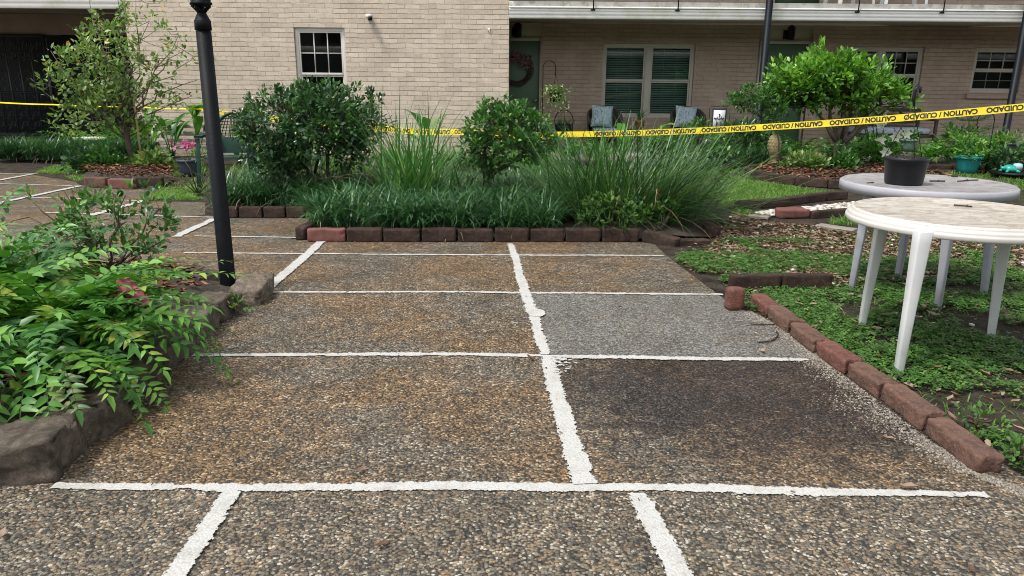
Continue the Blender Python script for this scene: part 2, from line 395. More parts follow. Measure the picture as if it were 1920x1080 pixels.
def stonemat():
    b = NB('edging_stone'); g = b.obj()
    n1 = b.noise(g, 14, 10, .75, .4); vo = b.n('TexVoronoi'); vo.inputs['Scale'].default_value = 14; b.l(g, vo.inputs['Vector'])
    cc = b.ramp(n1, [(.3, (.035, .03, .025)), (.46, (.11, .092, .076)), (.6, (.2, .17, .142)), (.72, (.32, .28, .235))])
    oi = b.n('ObjectInfo').outputs['Random']
    cc = b.mix(1.0, cc, b.ramp(oi, [(0, (.85, .8, .74)), (1, (1.6, 1.5, 1.38))]), 'MULTIPLY')
    cc = b.mix(b.math('MULTIPLY', b.mapr(b.noise(g, 5, 7, .75), .52, .62), .5), cc, (.05, .057, .028))
    cc = b.mix(b.math('MULTIPLY', b.mapr(b.noise(g, 90, 3, .7), .6, .7), .5), cc, (.36, .32, .26))
    b.bump(b.math('ADD', b.math('MULTIPLY', vo.outputs['Distance'], .5), b.noise(g, 22, 10, .8)), .03, 1.0)
    return b.set(Base_Color=cc, Roughness=.8, Specular_IOR_Level=.35)
MT['stone'] = stonemat()
MT['black'] = plain('black_metal', (.005, .006, .007), .5, .3, 12, .001, 90, spec=.25)
MT['lamp_black'] = plain('lamp_black', (.003, .0045, .006), .55, .4, 9, .002, 50, dirt=(.008, .009, .009), dscale=14, spec=.15)
MT['navy'] = plain('dark_post_paint', (.004, .007, .011), .5, .2, 6, spec=.2)
MT['white_plastic'] = plain('white_plastic', (.62, .63, .62), .45, .06, 5, dirt=(.5, .49, .45), dscale=9)
MT['grey_plastic'] = plain('grey_plastic', (.33, .335, .37), .5, .08, 5, dirt=(.25, .24, .23), dscale=8)
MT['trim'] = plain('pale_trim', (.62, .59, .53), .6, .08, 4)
MT['trim_shade'] = plain('shaded_trim', (.46, .43, .36), .6, .08, 4)  # the pale trim again, darkened in colour for the porch shade
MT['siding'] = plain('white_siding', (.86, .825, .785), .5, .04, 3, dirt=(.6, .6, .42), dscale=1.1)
MT['slab'] = plain('slab_edge', (.7, .67, .6), .85, .2, 5, .006, 30, dirt=(.3, .3, .2), dscale=7)
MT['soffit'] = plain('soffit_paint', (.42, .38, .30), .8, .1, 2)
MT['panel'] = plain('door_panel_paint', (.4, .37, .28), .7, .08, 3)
MT['beam'] = plain('beam_paint', (.24, .19, .14), .8, .15, 2)
MT['door'] = plain('green_door', (.05, .105, .052), .45, .1, 3)
MT['dark'] = plain('dark_interior', (.012, .014, .014), .9, .2, 3)
MT['blind'] = plain('blind_slats', (.34, .46, .41), .5, .1, 3)
MT['glass'] = glassmat('window_glass', (.75, .85, .82))
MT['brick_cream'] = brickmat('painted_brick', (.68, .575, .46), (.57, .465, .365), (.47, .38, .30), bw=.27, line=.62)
MT['brick_porch_shade'] = brickmat('shaded_porch_brick', (.42, .325, .255), (.38, .29, .225), (.31, .24, .185), depth=.003, line=.3)  # darker copy of the cream brick, with porch shade in its colour
MT['iron'] = plain('gate_iron', (.02, .028, .03), .5, .2, 8)
MT['green_plastic'] = plain('green_plastic', (.003, .03, .02), .5, .15, 5, spec=.25)
MT['bark'] = plain('bark', (.085, .062, .042), .9, .45, 18, .006, 60)
MT['bark_grey'] = plain('grey_bark', (.13, .10, .075), .9, .4, 18, .006, 60)
MT['bamboo'] = plain('bamboo', (.35, .25, .11), .6, .2, 10)
# ================================================================ GROUND
YW, YP, YG = 13.3, 15.0, 17.0
b = MB(); b.poly([(-60, -40), (60, -40), (60, 60), (-60, 60)], 0.0)
struct(b.build('ground', MT['lawn_soil']))
pave_px = [(385, 404), (385, 380), (262, 378), (300, 358), (150, 348), (140, 341), (60, 328), (-30, 322)]
left_edge = [tuple(G(*p)[:2]) for p in pave_px]
MT['pave'] = pavemat('exposed_aggregate', .8, gain=.9)
MT['pave_grey'] = pavemat('grey_aggregate', .1, grey=.6, gain=.9)
MT['pave_dark'] = pavemat('stained_aggregate', .6, gain=.85, stain=(1.08, 3.02, 1.0, .68))
MT['pave_near'] = pavemat('coarse_aggregate', .1, gain=1.0)
def slab(name, pts, mat, z=.004):
    m = MB(); m.poly(pts, z); return struct(m.build(name, mat))
X0 = .0
cl = lambda y: .25 + (.02-.25)*(y-2.18)/(5.69-2.18) if y < 5.69 else .02
slab('pavement', [(-9, -4), (5, -4), (5, 1.5), (3.2, 2.0), (1.72, 2.18), (-9, 2.18)], MT['pave_near'])
slab('pavement', [(-1.9, 2.18), (cl(2.18), 2.18), (cl(3.41), 3.41), (cl(4.56), 4.56), (cl(5.69), 5.69), (.02, 6.22), (-1.9, 6.22)], MT['pave'])
slab('pavement', [(cl(2.18), 2.18), (1.8, 2.18), (1.58, 3.41), (cl(3.41), 3.41)], MT['pave_dark'])
slab('pavement', [(cl(3.41), 3.41), (1.58, 3.41), (1.38, 4.3), (1.33, 4.57), (cl(4.57), 4.56)], MT['pave_grey'])
slab('pavement', [(cl(4.57), 4.56), (1.33, 4.57), (1.22, 5.69), (1.2, 6.22), (.02, 6.22), (.02, 5.69)], MT['pave'])
slab('pavement', [(-14, 2.18), (-1.9, 2.18), (-1.9, 7.35), (-3.2, 7.35)] + left_edge + [(-14, 11.3)], MT['pave'])
slab('path', [(-18, 11.2), (-8.6, 11.2), (-8.7, 13.4), (-7.2, 13.4), (-7.2, 17.2), (-18, 17.2)], MT['concrete_path'], .008)
m = MB(); m.box(-.3, 16, 13.35, 14.99, -.05, .09); struct(m.build('porch_floor', MT['concrete_path'], bevel=.01))

# painted joint lines
def paint(px, wd, z, j=.0042):
    pts = [G(*p)[:2] for p in px]
    P = [pts[0]]
    for a, c in zip(pts[:-1], pts[1:]):
        n = max(2, int(np.linalg.norm(c-a)/.014))
        P += [a+(c-a)*i/n for i in range(1, n+1)]
    P = np.array(P); T = np.gradient(P, axis=0); T /= np.linalg.norm(T, axis=1)[:, None]
    N = np.stack([-T[:, 1], T[:, 0]], 1)
    k = len(P); s = np.arange(k)
    sl = np.array([mnoise.noise(Vector((i*.03, z*977, 0))) for i in s])*.012
    def edge(): return RNG.normal(0, j*.55, k) + np.array([mnoise.noise(Vector((i*.35, z*500, RNG.random()*0+3))) for i in s])*j
    wdv = np.interp(s/k, np.linspace(0, 1, len(wd)), wd)
    # straight strokes lie along the joint; the brush edge wanders
    L = P + N*(wdv/2+edge()+sl)[:, None]; R = P - N*(wdv/2+edge()-sl)[:, None]
    v = np.zeros((k*3, 3)); C_ = (L+R)/2; v[0::3, :2] = C_+(L-C_)*1.22; v[1::3, :2] = C_; v[2::3, :2] = C_+(R-C_)*1.22; v[:, 2] = z
    f = [(3*i+o, 3*i+o+1, 3*i+o+4, 3*i+o+3) for i in range(k-1) for o in (0, 1)]; tt = np.zeros(k*3); tt[0::3] = tt[2::3] = 1.12
    m = MB(); m.add(v, [f], tt); struct(m.build('painted_line', MT['line']))
paint([(100, 914), (500, 918), (1000, 914), (1400, 922), (1850, 931)], [.034, .046, .05, .05, .048, .048, .025], .0082)
paint([(362, 668), (700, 667), (1010, 668), (1040, 671), (1516, 677)], [.034, .044, .042, .044, .04], .0084)
paint([(492, 549), (900, 550), (1355, 554)], [.032, .036, .036], .0086)
paint([(345, 475), (605, 478), (957, 480), (1245, 481)], [.03, .034, .036, .03], .0088)
paint([(365, 444), (556, 447)], [.03, .032], .0090)
paint([(85, 400), (240, 404), (400, 409)], [.032, .032], .0092)
paint([(-20, 370), (120, 373), (272, 378)], [.032, .032], .0094)
paint([(-20, 345), (152, 350)], [.032, .032], .0096)
paint([(-20, 327), (64, 327)], [.032, .032], .0098)
paint([(1098, 912), (1082, 872), (1065, 815), (1045, 745), (1033, 700), (1024, 670)], [.085, .07, .072, .07, .075], .0112)
paint([(1022, 668), (1008, 622), (998, 590), (985, 555), (972, 505), (965, 480), (957, 459)], [.06, .06, .07, .065, .06, .06, .045], .0114)
paint([(488, 556), (605, 454)], [.07, .076, .07], .0116)
paint([(436, 926), (345, 1056), (250, 1192)], [.06, .064, .064], .0118)
paint([(1196, 930), (1215, 975), (1290, 1120), (1330, 1200)], [.07, .066, .07, .066], .0120)
paint([(330, 446), (402, 412)], [.08, .08], .0122)
paint([(170, 406), (272, 377)], [.08, .08], .0124)
paint([(-10, 384), (150, 350)], [.08, .07], .0126)
paint([(-10, 341), (64, 327)], [.08, .07], .0128)
m = MB(); c = G(1006, 590)[:2]; an = np.linspace(0, 2*PI, 22, endpoint=False)
m.poly([(c[0]+math.cos(a)*.052*rnd(.85, 1.1), c[1]+math.sin(a)*.085*rnd(.85, 1.1)) for a in an], .0132, .2); struct(m.build('painted_line', MT['line']))
m = MB()
for i in range(60):       # spatters beside the joint
    q = G(1036+abs(random.gauss(0, 22)), 672+abs(random.gauss(0, 12)))[:2]; r = rnd(.004, .014)
    m.poly([(q[0]+math.cos(a)*r*rnd(.6, 1.3), q[1]+math.sin(a)*r*rnd(.5, 1.2)) for a in np.linspace(0, 2*PI, 7, endpoint=False)], .0134+i*.00001, .1)
struct(m.build('painted_line', MT['line']))

# planting beds (dark soil with a slightly raised, uneven top)
def bed(name, pts, z0, z1, mat, n=40):
    """a mounded sheet: grid inside the outline, edge at z0, middle near z1"""
    P = np.array(pts); x0, y0 = P.min(0); x1, y1 = P.max(0)
    st = max(x1-x0, y1-y0)/n
    def inside(x, y):
        c = False
        for i in range(len(P)):
            a, q = P[i], P[i-1]
            if (a[1] > y) != (q[1] > y) and x < (q[0]-a[0])*(y-a[1])/(q[1]-a[1])+a[0]: c = not c
        return c
    def dist(x, y):
        best = 9
        for i in range(len(P)):
            a, q = P[i-1], P[i]; d = q-a; t = np.clip(((x-a[0])*d[0]+(y-a[1])*d[1])/(d@d), 0, 1)
            best = min(best, math.hypot(x-a[0]-d[0]*t, y-a[1]-d[1]*t))
        return best
    nx, ny = int((x1-x0)/st)+2, int((y1-y0)/st)+2
    idx = -np.ones((nx, ny), int); vs = []
    for i in range(nx):
        for j in range(ny):
            x, y = x0+i*st, y0+j*st
            if inside(x, y) or dist(x, y) < st*.75:
                d = dist(x, y) if inside(x, y) else 0
                idx[i, j] = len(vs); vs.append((x, y, z0+(z1-z0)*min(1, d/.25)+mnoise.noise(Vector((x*6, y*6, 1)))*.015*min(1, d*8)))
    f = [(idx[i, j], idx[i+1, j], idx[i+1, j+1], idx[i, j+1]) for i in range(nx-1) for j in range(ny-1) if min(idx[i, j], idx[i+1, j], idx[i+1, j+1], idx[i, j+1]) >= 0]
    m = MB(); m.add(vs, [f]); return struct(m.build(name, mat, smooth=True))
BED_FRONT = [(-1.72, 6.28), (1.2, 6.28), (1.8, 6.5), (1.9, 7.4), (1.4, 8.4), (-.5, 8.8), (-3.0, 8.7), (-3.05, 7.45), (-1.85, 7.42)]
BED_LEFT = [(-1.62, 2.28), (-1.72, 4.5), (-2.2, 4.85), (-3.4, 5.2), (-4.6, 4.6), (-4.6, 2.6), (-3.2, 2.2), (-2.0, 2.1)]
tp = [tuple(G(*p)[:2]) for p in [(158, 338), (200, 346), (310, 350), (325, 340), (318, 322), (290, 312), (200, 318), (160, 328)]]
BED_BACK = [(2.6, 12.1), (12, 11.9), (12, 13.2), (2.6, 13.2)]
ring_c = np.array([4.9, 11.0]); RING = [(ring_c[0]+1.35*math.cos(a), ring_c[1]+1.35*math.sin(a)) for a in np.linspace(0, 2*PI, 28, endpoint=False)]
bed('planting_bed', BED_FRONT, .02, .07, MT['soil'])
bed('planting_bed', BED_LEFT, .04, .13, MT['soil'])
bed('tree_bed', tp, .03, .12, MT['soil'])
bed('planting_bed', BED_BACK, .01, .08, MT['soil'])
bed('tree_bed', RING, .03, .1, MT['soil'])
bed('planting_bed', [(-7.9, 12.25), (-.2, 12.1), (-.2, 13.25), (-6.6, 13.25)], .01, .06, MT['soil'])

# ================================================================ BUILDING
BLD = thing('apartment_building', 'two storey cream painted brick apartment block with shaded porches and white balcony edge', 'building', (0, YW, 0))
def wall(name, x0, x1, z0, z1, Y, holes, mat, depth=.12, side=True):
    xs = sorted({x0, x1, *[h[0] for h in holes], *[h[1] for h in holes]}); zs = sorted({z0, z1, *[h[2] for h in holes], *[h[3] for h in holes]})
    m = MB()
    for xa, xb in zip(xs[:-1], xs[1:]):
        for za, zb in zip(zs[:-1], zs[1:]):
            cx, cz = (xa+xb)/2, (za+zb)/2
            if any(h[0] < cx < h[1] and h[2] < cz < h[3] for h in holes): continue
            m.add([(xa, Y, za), (xb, Y, za), (xb, Y, zb), (xa, Y, zb)], [[(0, 1, 2, 3)]])
    for a, c, d, e in holes:
        m.add([(a, Y, d), (c, Y, d), (c, Y, e), (a, Y, e), (a, Y+depth, d), (c, Y+depth, d), (c, Y+depth, e), (a, Y+depth, e)],
              [[(0, 4, 5, 1), (1, 5, 6, 2), (2, 6, 7, 3), (3, 7, 4, 0)]])
    if side:
        m.add([(x0, Y, z0), (x0, Y+4, z0), (x0, Y+4, z1), (x0, Y, z1)], [[(0, 3, 2, 1)]])
        m.add([(x1, Y, z0), (x1, Y+4, z0), (x1, Y+4, z1), (x1, Y, z1)], [[(0, 1, 2, 3)]])
    return m.build(name, mat, BLD)
def hole(px0, py0, px1, py1, Y):
    a = V(px0, py0, Y); c = V(px1, py1, Y); return (a[0], c[0], c[2], a[2])
XL = V(237, 60, YW)[0]; XR = V(954, 100, YW)[0]
W1 = hole(550, 51, 655, 238, YW)
W2 = hole(1131, 81, 1295, 222, YP)
W3 = (6.33, 7.93, .98, 2.05)
W4 = hole(1831, 89, 1909, 175, YP)
D1 = (-.42, .50, .09, 2.11); D2 = (4.82, 5.70, .09, 2.09)
HTOP = 5.6
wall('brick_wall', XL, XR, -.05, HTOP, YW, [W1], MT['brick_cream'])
PX0, PX1 = -.1, 16
P1 = (-.5, .53, 2.44)       # smooth painted bays round the doors
P2 = (4.72, 5.76, 2.44)
wall('brick_wall', P1[1], P2[0], 0, 2.46, YP, [W2], MT['brick_porch_shade'], side=False)
wall('brick_wall', P2[1], PX1, 0, 2.46, YP, [W3, W4], MT['brick_porch_shade'], side=False)
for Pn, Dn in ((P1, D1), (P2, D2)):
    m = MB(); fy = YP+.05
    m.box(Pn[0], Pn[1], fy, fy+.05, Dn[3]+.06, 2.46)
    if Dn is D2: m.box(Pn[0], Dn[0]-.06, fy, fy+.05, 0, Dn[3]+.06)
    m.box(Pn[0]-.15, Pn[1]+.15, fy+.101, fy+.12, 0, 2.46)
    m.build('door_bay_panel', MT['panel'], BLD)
    d = MB(); d.box(Dn[0], Dn[1], fy+.03, fy+.08, Dn[2], Dn[3]); dr = d.build('door', MT['door'], BLD, bevel=.004)
    f = MB(); t = .06
    f.box(Dn[0]-t, Dn[0], fy-.03, fy+.07, Dn[2], Dn[3]+t); f.box(Dn[1], Dn[1]+t*.6, fy-.03, fy+.07, Dn[2], Dn[3]+t); f.box(Dn[0], Dn[1], fy-.03, fy+.07, Dn[3], Dn[3]+t)
    f.build('door_frame', MT['trim_shade'], dr)
    h = MB(); h.lathe([(0, 0), (.012, .0), (.012, .03), (.03, .035), (.033, .055), (.02, .07), (0, .072)], n=12)
    v = h.v[0].copy(); hx = Dn[1]-.07
    h.v[0] = np.stack([hx+v[:, 0], fy+.03-v[:, 2], 1.0+v[:, 1]], 1)
    h.build('handle', plain('brass_knob', (.5, .42, .25), .3, .1, metal=1), dr, smooth=True)

def window(H, Y, mun, name_mat, blind=False, double=False, lower_mun=True, rail=.5, sill=False):
    x0, x1, z0, z1 = H; y = Y+.045
    F = MB(); t = .055; g = .002
    F.box(x0+g, x0+t, y, y+.07, z0+g, z1-g); F.box(x1-t, x1-g, y, y+.07, z0+g, z1-g)
    F.box(x0+t, x1-t, y, y+.07, z1-t, z1-g); F.box(x0+t, x1-t, y, y+.07, z0+g, z0+t*.9)
    root = F.build('window', name_mat, BLD, bevel=.004)
    units = [(x0+t, x1-t)]
    if double:
        xm = (x0+x1)/2; f = MB(); f.box(xm-.06, xm+.06, y-.006, y+.066, z0+t*.9, z1-t); f.build('mullion', name_mat, root, bevel=.004)
        units = [(x0+t, xm-.06), (xm+.06, x1-t)]
    zm = z0+(z1-z0)*rail
    for ux0, ux1 in units:
        f = MB(); s = .03
        for (za, zb, yy) in ((zm, z1-t, y+.012), (z0+t*.9, zm, y+.03)):
            f.box(ux0, ux0+s, yy, yy+.03, za, zb); f.box(ux1-s, ux1, yy, yy+.03, za, zb)
            f.box(ux0+s, ux1-s, yy, yy+.03, zb-s, zb); f.box(ux0+s, ux1-s, yy-.008 if za == zm else yy, yy+.03, za, za+s*1.25)
        f.build('sash', name_mat, root, bevel=.003)
        p = MB()
        for za, zb, yy in ((zm, z1-t, y+.028), (z0+t*.9, zm, y+.046)):
            p.add([(ux0, yy, za), (ux1, yy, za), (ux1, yy, zb), (ux0, yy, zb)], [[(0, 1, 2, 3)]])
        p.build('pane', MT['glass'], root)
        if mun:
            q = MB(); nx, nz = mun
            for k, (za, zb, yy) in enumerate(((zm+s, z1-t-s, y+.034), (z0+t*.9+s, zm-s, y+.052))):
                if k and not lower_mun: continue
                for i in range(1, nx): xx = ux0+s+(ux1-ux0-2*s)*i/nx; q.box(xx-.008, xx+.008, yy-.012 if not k else yy, yy+.012, za, zb)
                for i in range(1, nz): zz = za+(zb-za)*i/nz; q.box(ux0+s, ux1-s, (yy-.011 if not k else yy+.001), yy+.011, zz-.008, zz+.008)
            q.build('glazing_bars', name_mat, root)
        if blind:
            q = MB(); zz = z0+.07
            while zz < z1-.06:
                q.obox(((ux0+ux1)/2, y+.085, zz), (ux1-ux0-.03, .04, .003), rx=math.radians(-48)); zz += .043
            for xx in (ux0+(ux1-ux0)*.33, ux0+(ux1-ux0)*.66): q.box(xx-.004, xx+.004, y+.066, y+.069, z0+.05, z1-.06)
            q.build('blind', MT['blind'], root)
    k = MB(); yb = y+.5
    k.add([(x0-.3, yb, z0-.3), (x1+.3, yb, z0-.3), (x1+.3, yb, z1+.3), (x0-.3, yb, z1+.3), (x0-.3, y+.09, z0-.3), (x1+.3, y+.09, z0-.3), (x1+.3, y+.09, z1+.3), (x0-.3, y+.09, z1+.3)],
          [[(0, 1, 2, 3), (0, 4, 5, 1), (3, 2, 6, 7), (0, 3, 7, 4), (1, 5, 6, 2)]])
    k.build('room', MT['dark'], root)
    if sill:
        q = MB(); q.obox(((x0+x1)/2-.03, Y-.03, z0-.055), (x1-x0+.1, .12, .085), rx=.12); q.build('sill', MT['brick_porch_shade'], root, bevel=.006)
    return root
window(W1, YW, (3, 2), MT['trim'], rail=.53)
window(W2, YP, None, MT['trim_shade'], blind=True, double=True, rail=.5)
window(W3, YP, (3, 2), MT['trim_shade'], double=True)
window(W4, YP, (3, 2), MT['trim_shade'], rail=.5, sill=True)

# balcony over the porch
def extrude_x(prof, x0, x1, m):
    k = len(prof); v = [(x0, y, z) for y, z in prof]+[(x1, y, z) for y, z in prof]
    m.add(v, [[(i, (i+1) % k, k+(i+1) % k, k+i) for i in range(k)]]); return m
def siding_prof(Y, z0, z1, n=3):
    pr = []; h = (z1-z0)/n
    for i in range(n): pr += [(Y-.004, z0+i*h+.001), (Y-.016, z0+i*h+.008), (Y-.004, z0+(i+1)*h-.002)]
    return pr + [(Y+.06, z1), (Y+.06, z0)]
fz0 = V(1200, 36.5, YW)[2]; fz1 = V(1200, 16, YW)[2]; sz1 = fz1+.10
m = MB(); extrude_x(siding_prof(YW-.02, fz0, fz1), XR+.003, 16, m); m.build('balcony_fascia', MT['siding'], BLD)
m = MB(); m.box(XR+.003, 16, YW-.045, YP, fz1+.002, sz1); m.build('balcony_slab', MT['slab'], BLD, bevel=.006)
m = MB(); m.box(XR+.003, 16, YW-.05, YW-.046, fz1-.006, fz1+.018); m.build('drip_edge', MT['siding'], BLD)
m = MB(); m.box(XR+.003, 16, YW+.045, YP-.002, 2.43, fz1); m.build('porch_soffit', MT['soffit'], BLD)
# left passage: fascia, beam and gate
lz0 = V(120, 16, YW)[2]
m = MB(); extrude_x(siding_prof(YW-.02, lz0, lz0+.32, 4), -16, XL-.003, m); m.build('passage_fascia', MT['siding'], BLD)
m = MB(); m.box(-16, XL-.003, YW+.045, YG, 2.69, 2.8); m.build('passage_soffit', MT['soffit'], BLD)
m = MB(); m.box(-16, XL-.003, YG-.1, YG+.2, 2.26, 2.689); m.build('passage_beam', MT['beam'], BLD, bevel=.01)
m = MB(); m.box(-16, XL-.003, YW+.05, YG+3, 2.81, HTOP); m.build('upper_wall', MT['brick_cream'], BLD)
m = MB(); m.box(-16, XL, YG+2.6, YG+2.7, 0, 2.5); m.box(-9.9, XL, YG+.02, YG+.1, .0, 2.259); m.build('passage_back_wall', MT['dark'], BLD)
m = MB(); m.box(-16.5, 16.5, YW-.3, YP+4, HTOP, HTOP+.15); m.build('roof', plain('roof_edge', (.35, .32, .3), .8), BLD)
DUP = (4.95, 5.8, sz1+.01, 4.75)
wall('upper_wall', XR, 16, 2.46, HTOP, YP+.003, [DUP], MT['brick_porch_shade'], side=False)
m = MB(); m.box(DUP[0]+.003, DUP[1]-.003, YP+.04, YP+.09, DUP[2]+.003, DUP[3]-.003); m.build('door', MT['door'], BLD)
# railing
rail_mat = plain('white_rail', (.7, .7, .7), .5, .05)
for px in (1113, 1272, 1611, 1771):
    m = MB(); x = V(px, 10, YW-.09)[0]; m.tube([(x, YW-.03, fz1-.03), (x, YW-.085, fz1-.01), (x, YW-.085, sz1+1.0)], .011, 6)
    m.obox((x, YW-.045, fz1-.03), (.07, .03, .025)); m.build('railing_post', MT['black'], BLD)
m = MB()
for z in (sz1+.10, sz1+1.0): m.box(XR+.02, 16, YW-.098, YW-.072, z, z+.03)
x = XR+.1
while x < 16: m.box(x-.006, x+.006, YW-.091, YW-.079, sz1+.13, sz1+1.0); x += .12
m.build('railing', MT['black'], BLD)
for px in (1435, 1914):
    x = V(px, 90, YW-.16)[0]
    m = MB(); m.lathe([(.09, 0), (.09, .03), (.058, .05), (.058, 5.5)], (x, YW-.16, 0), 16); m.build('column', MT['navy'], BLD, smooth=False)

# iron gate closing the passage
gx1 = V(98, 160, YG-.15)[0]
gate = thing('iron_gate', 'dark iron security gate with scrollwork closing the passage on the left', 'gate', (-11.5, YG-.15, 0))
m = MB(); y = YG-.15
m.box(-14.5, gx1, y-.03, y+.03, .1, .17); m.box(-14.5, gx1, y-.03, y+.03, 2.2, 2.255); m.box(gx1-.06, gx1, y-.031, y+.031, .1, 2.255); m.box(-14.5, gx1, y-.026, y+.026, 1.02, 1.06)
m.build('gate_frame', MT['iron'], gate)
m = MB(); x = gx1-.06-.3; i = 0
xs = []
while x > -14.5: m.box(x-.016, x+.016, y-.016, y+.016, .17, 2.2); xs.append(x); x -= .27
m.build('bars', MT['iron'], gate)
def ring(cx, cz, r, a0=0, a1=2*PI, n=14): m.tube([(cx+r*math.cos(a), y, cz+r*math.sin(a)) for a in np.linspace(a0, a1, n)], .011, 4, caps=False)
for x in [gx1-.06]+xs[:-1]:
    c = x-.15; m = MB()
    for z in (.3, .52, .74): ring(c-.06, z, .05); ring(c+.06, z+.06, .05)
    ring(c, .93, .08, 0, PI)
    for z in (1.2, 1.42): ring(c, z, .09, -.5, PI+.5); ring(c-.05, z-.09, .045); ring(c+.05, z-.09, .045)
    for z in (1.75, 1.98): ring(c-.05, z, .045); ring(c+.05, z+.08, .045)
    m.build('scrollwork', MT['iron'], gate)
# ================================================================ EDGING BLOCKS
GB = 'concrete edging blocks round the beds and path'
def block(a, c, wd, h, mat, label, off=0, z=0, amp=.0025, bulge=.012, name='edging_block', seed=None, r=.006, side=1, tilt=0, group=GB, cat='edging block'):
    """a block whose near long side runs from a to c on the ground"""
    a, c = np.array(a[:2]), np.array(c[:2]); d = c-a; L = np.linalg.norm(d); d /= L; nn = np.array([-d[1], d[0]])*side
    ct = (a+c)/2 + nn*(wd/2+off)
    m = MB(); sd = seed if seed is not None else random.random()*50
    m.rbox((L*rnd(.965, .985), wd, h), r=r, amp=amp, seed=sd, bulge=bulge, ry=tilt+rnd(-.012, .012), rx=rnd(-.03, .03), chip=.012, n=8)
    o = m.build(name, mat, None, (ct[0], ct[1], z+h/2), smooth=False, local=True, rz=math.atan2(d[1], d[0]))
    return tag(o, label, cat, group)
BR, BW, BD, BO = MT['brick_red'], MT['brick_brown'], MT['brick_dark'], MT['brick_rose']
row = [((1.462, 4.37), (1.478, 4.10), BR, 'rose red edging block with a rounded end, just below the upright block'),
       ((1.478, 4.095), (1.497, 3.81), BW, 'brown edging block crossed by a thin twig end, second below the upright block'),
       ((1.499, 3.80), (1.515, 3.50), BW, 'brown edging block with a twig lying over its top by the white table'),
       ((1.517, 3.49), (1.552, 3.22), BR, 'reddest edging block in the middle of the row by the white table'),
       ((1.556, 3.21), (1.582, 2.955), BW, 'brown edging block beside the front foot of the white table'),
       ((1.584, 2.945), (1.602, 2.635), BW, 'speckled brown edging block, second from the camera in the row by the white table'),
       ((1.600, 2.62), (1.625, 2.30), BW, 'nearest speckled brown edging block with a broken end by the white table')]
for i, (a, c, mt, lab) in enumerate(row):
    block(c, a, .096, .072+.006*(i % 2), mt, lab, side=-1, seed=i*3.3, bulge=.018, amp=.004)
block((1.79, 2.20), (1.83, 2.34), .1, .07, BR, 'red edging block cut off at the right edge of the photo', side=-1)
a = G(1380, 585)
m = MB(); m.rbox((.10, .085, .135), r=.016, amp=.003, seed=4)
tag(m.build('edging_block', BR, None, (a[0], a[1]+.05, .07), smooth=True, local=True, rz=.06), 'red edging block standing upright at the top of the brick row', 'edging block', GB)
block((1.43, 4.66), (1.77, 4.69), .07, .11, BD, 'dark red edging block behind the upright block, left one of a pair', bulge=0)
block((1.775, 4.69), (2.115, 4.71), .07, .11, BD, 'dark red edging block behind the upright block, right one of a pair', bulge=0)
# front of the big planter
xs = [575, 649, 718, 789, 857, 926, 993, 1059, 1127, 1200]
ordn = ['', 'first', 'second', 'third', 'fourth', 'fifth', 'sixth', 'seventh', 'eighth']
for i in range(len(xs)-1):
    a, c = G(xs[i]+1, 455), G(xs[i+1]-1, 455)
    if i == 0: block(a, c, .105, .115, BO, 'rose red rough edging block at the left corner of the big planter', amp=.006, bulge=0, seed=2)
    else: block(a, c, .095, .115+.004*math.sin(i*9), BD, 'dark edging block fronting the big planter, %s right of the rose red block' % ordn[i], bulge=0, seed=i, amp=.002)
a = G(555, 452); m = MB(); m.rbox((.09, .30, .115), r=.012, amp=.003, seed=8)
tag(m.build('edging_block', BD, None, (a[0]+.05, a[1]+.17, .0575), smooth=True, local=True, rz=-.12), 'dark edging block end-on at the left corner of the big planter', 'edging block', GB)
block(G(1203, 455), G(1268, 464), .09, .11, BD, 'dark edging block sagging askew near the right end of the big planter', bulge=0, tilt=.12, z=-.02)
block(G(1272, 462), G(1332, 460), .09, .06, BD, 'sunken dark edging block at the right end of the big planter', bulge=0, z=-.01)
a = G(1340, 449); m = MB(); m.rbox((.09, .26, .11), r=.012, amp=.003, seed=9)
tag(m.build('edging_block', BD, None, (a[0], a[1]+.15, .055), smooth=True, local=True, rz=.1), 'dark edging block end-on at the right corner of the big planter', 'edging block', GB)
xs = [424, 447, 493, 536, 574]
for i in range(4):
    block(G(xs[i]+1, 410), G(xs[i+1]-1, 410), .09, .115, BD, ['dark edging block just right of the lamp post', 'dark edging block second right of the lamp post', 'brown edging block under the left liriope clump', 'dark edging block where the left liriope bed meets the big planter'][i], bulge=0, seed=20+i)
# round the small tree on the left
for a, c, mt, lab in (((158, 352), (200, 353), BW, 'brown red edging block at the left of the small tree bed'), ((203, 355), (250, 356), BO, 'red edging block pushed forward in the middle of the small tree bed'), ((252, 352), (305, 352), BD, 'brown edging block at the right of the small tree bed')):
    block(G(*a), G(*c), .1, .13, mt, lab, bulge=0)
# shell bed in the right lawn
pts = [G(x, y) for x, y in ((1382, 394), (1428, 392), (1472, 388), (1518, 381), (1550, 377), (1590, 374))]
for i, lab in enumerate(['black edging block at the near left corner of the shell bed', 'dark edging block second along the back of the shell bed', 'dark edging block third along the back of the shell bed', 'dark edging block fourth along the back of the shell bed', 'dark edging block behind the shell bed next to the white table']):
    block(pts[i], pts[i+1], .08, .10, BD, lab, bulge=0)
block(G(1466, 411), G(1521, 410), .16, .10, BO, 'rose coloured block with rounded front lying by the shell bed', bulge=-.03, r=.02)
block(G(1523, 411), G(1592, 406), .07, .08, BD, 'dark edging block in front of the shell bed, next to the table', bulge=0)
for a, c, lab in (((1398, 409), (1440, 413), 'flat grey paver end by the shell bed'), ((1470, 421), (1524, 427), 'flat mauve paver sunk among leaves, left one'), ((1525, 427), (1598, 438), 'flat mauve paver sunk among leaves, right one by the grey table leg')):
    block(G(*a), G(*c), .14, .03, MT['brick_dark'] if 'grey' not in lab else MT['concrete_path'], lab, bulge=0, name='paver', cat='paver', group='flat pavers sunk in the leaf litter')
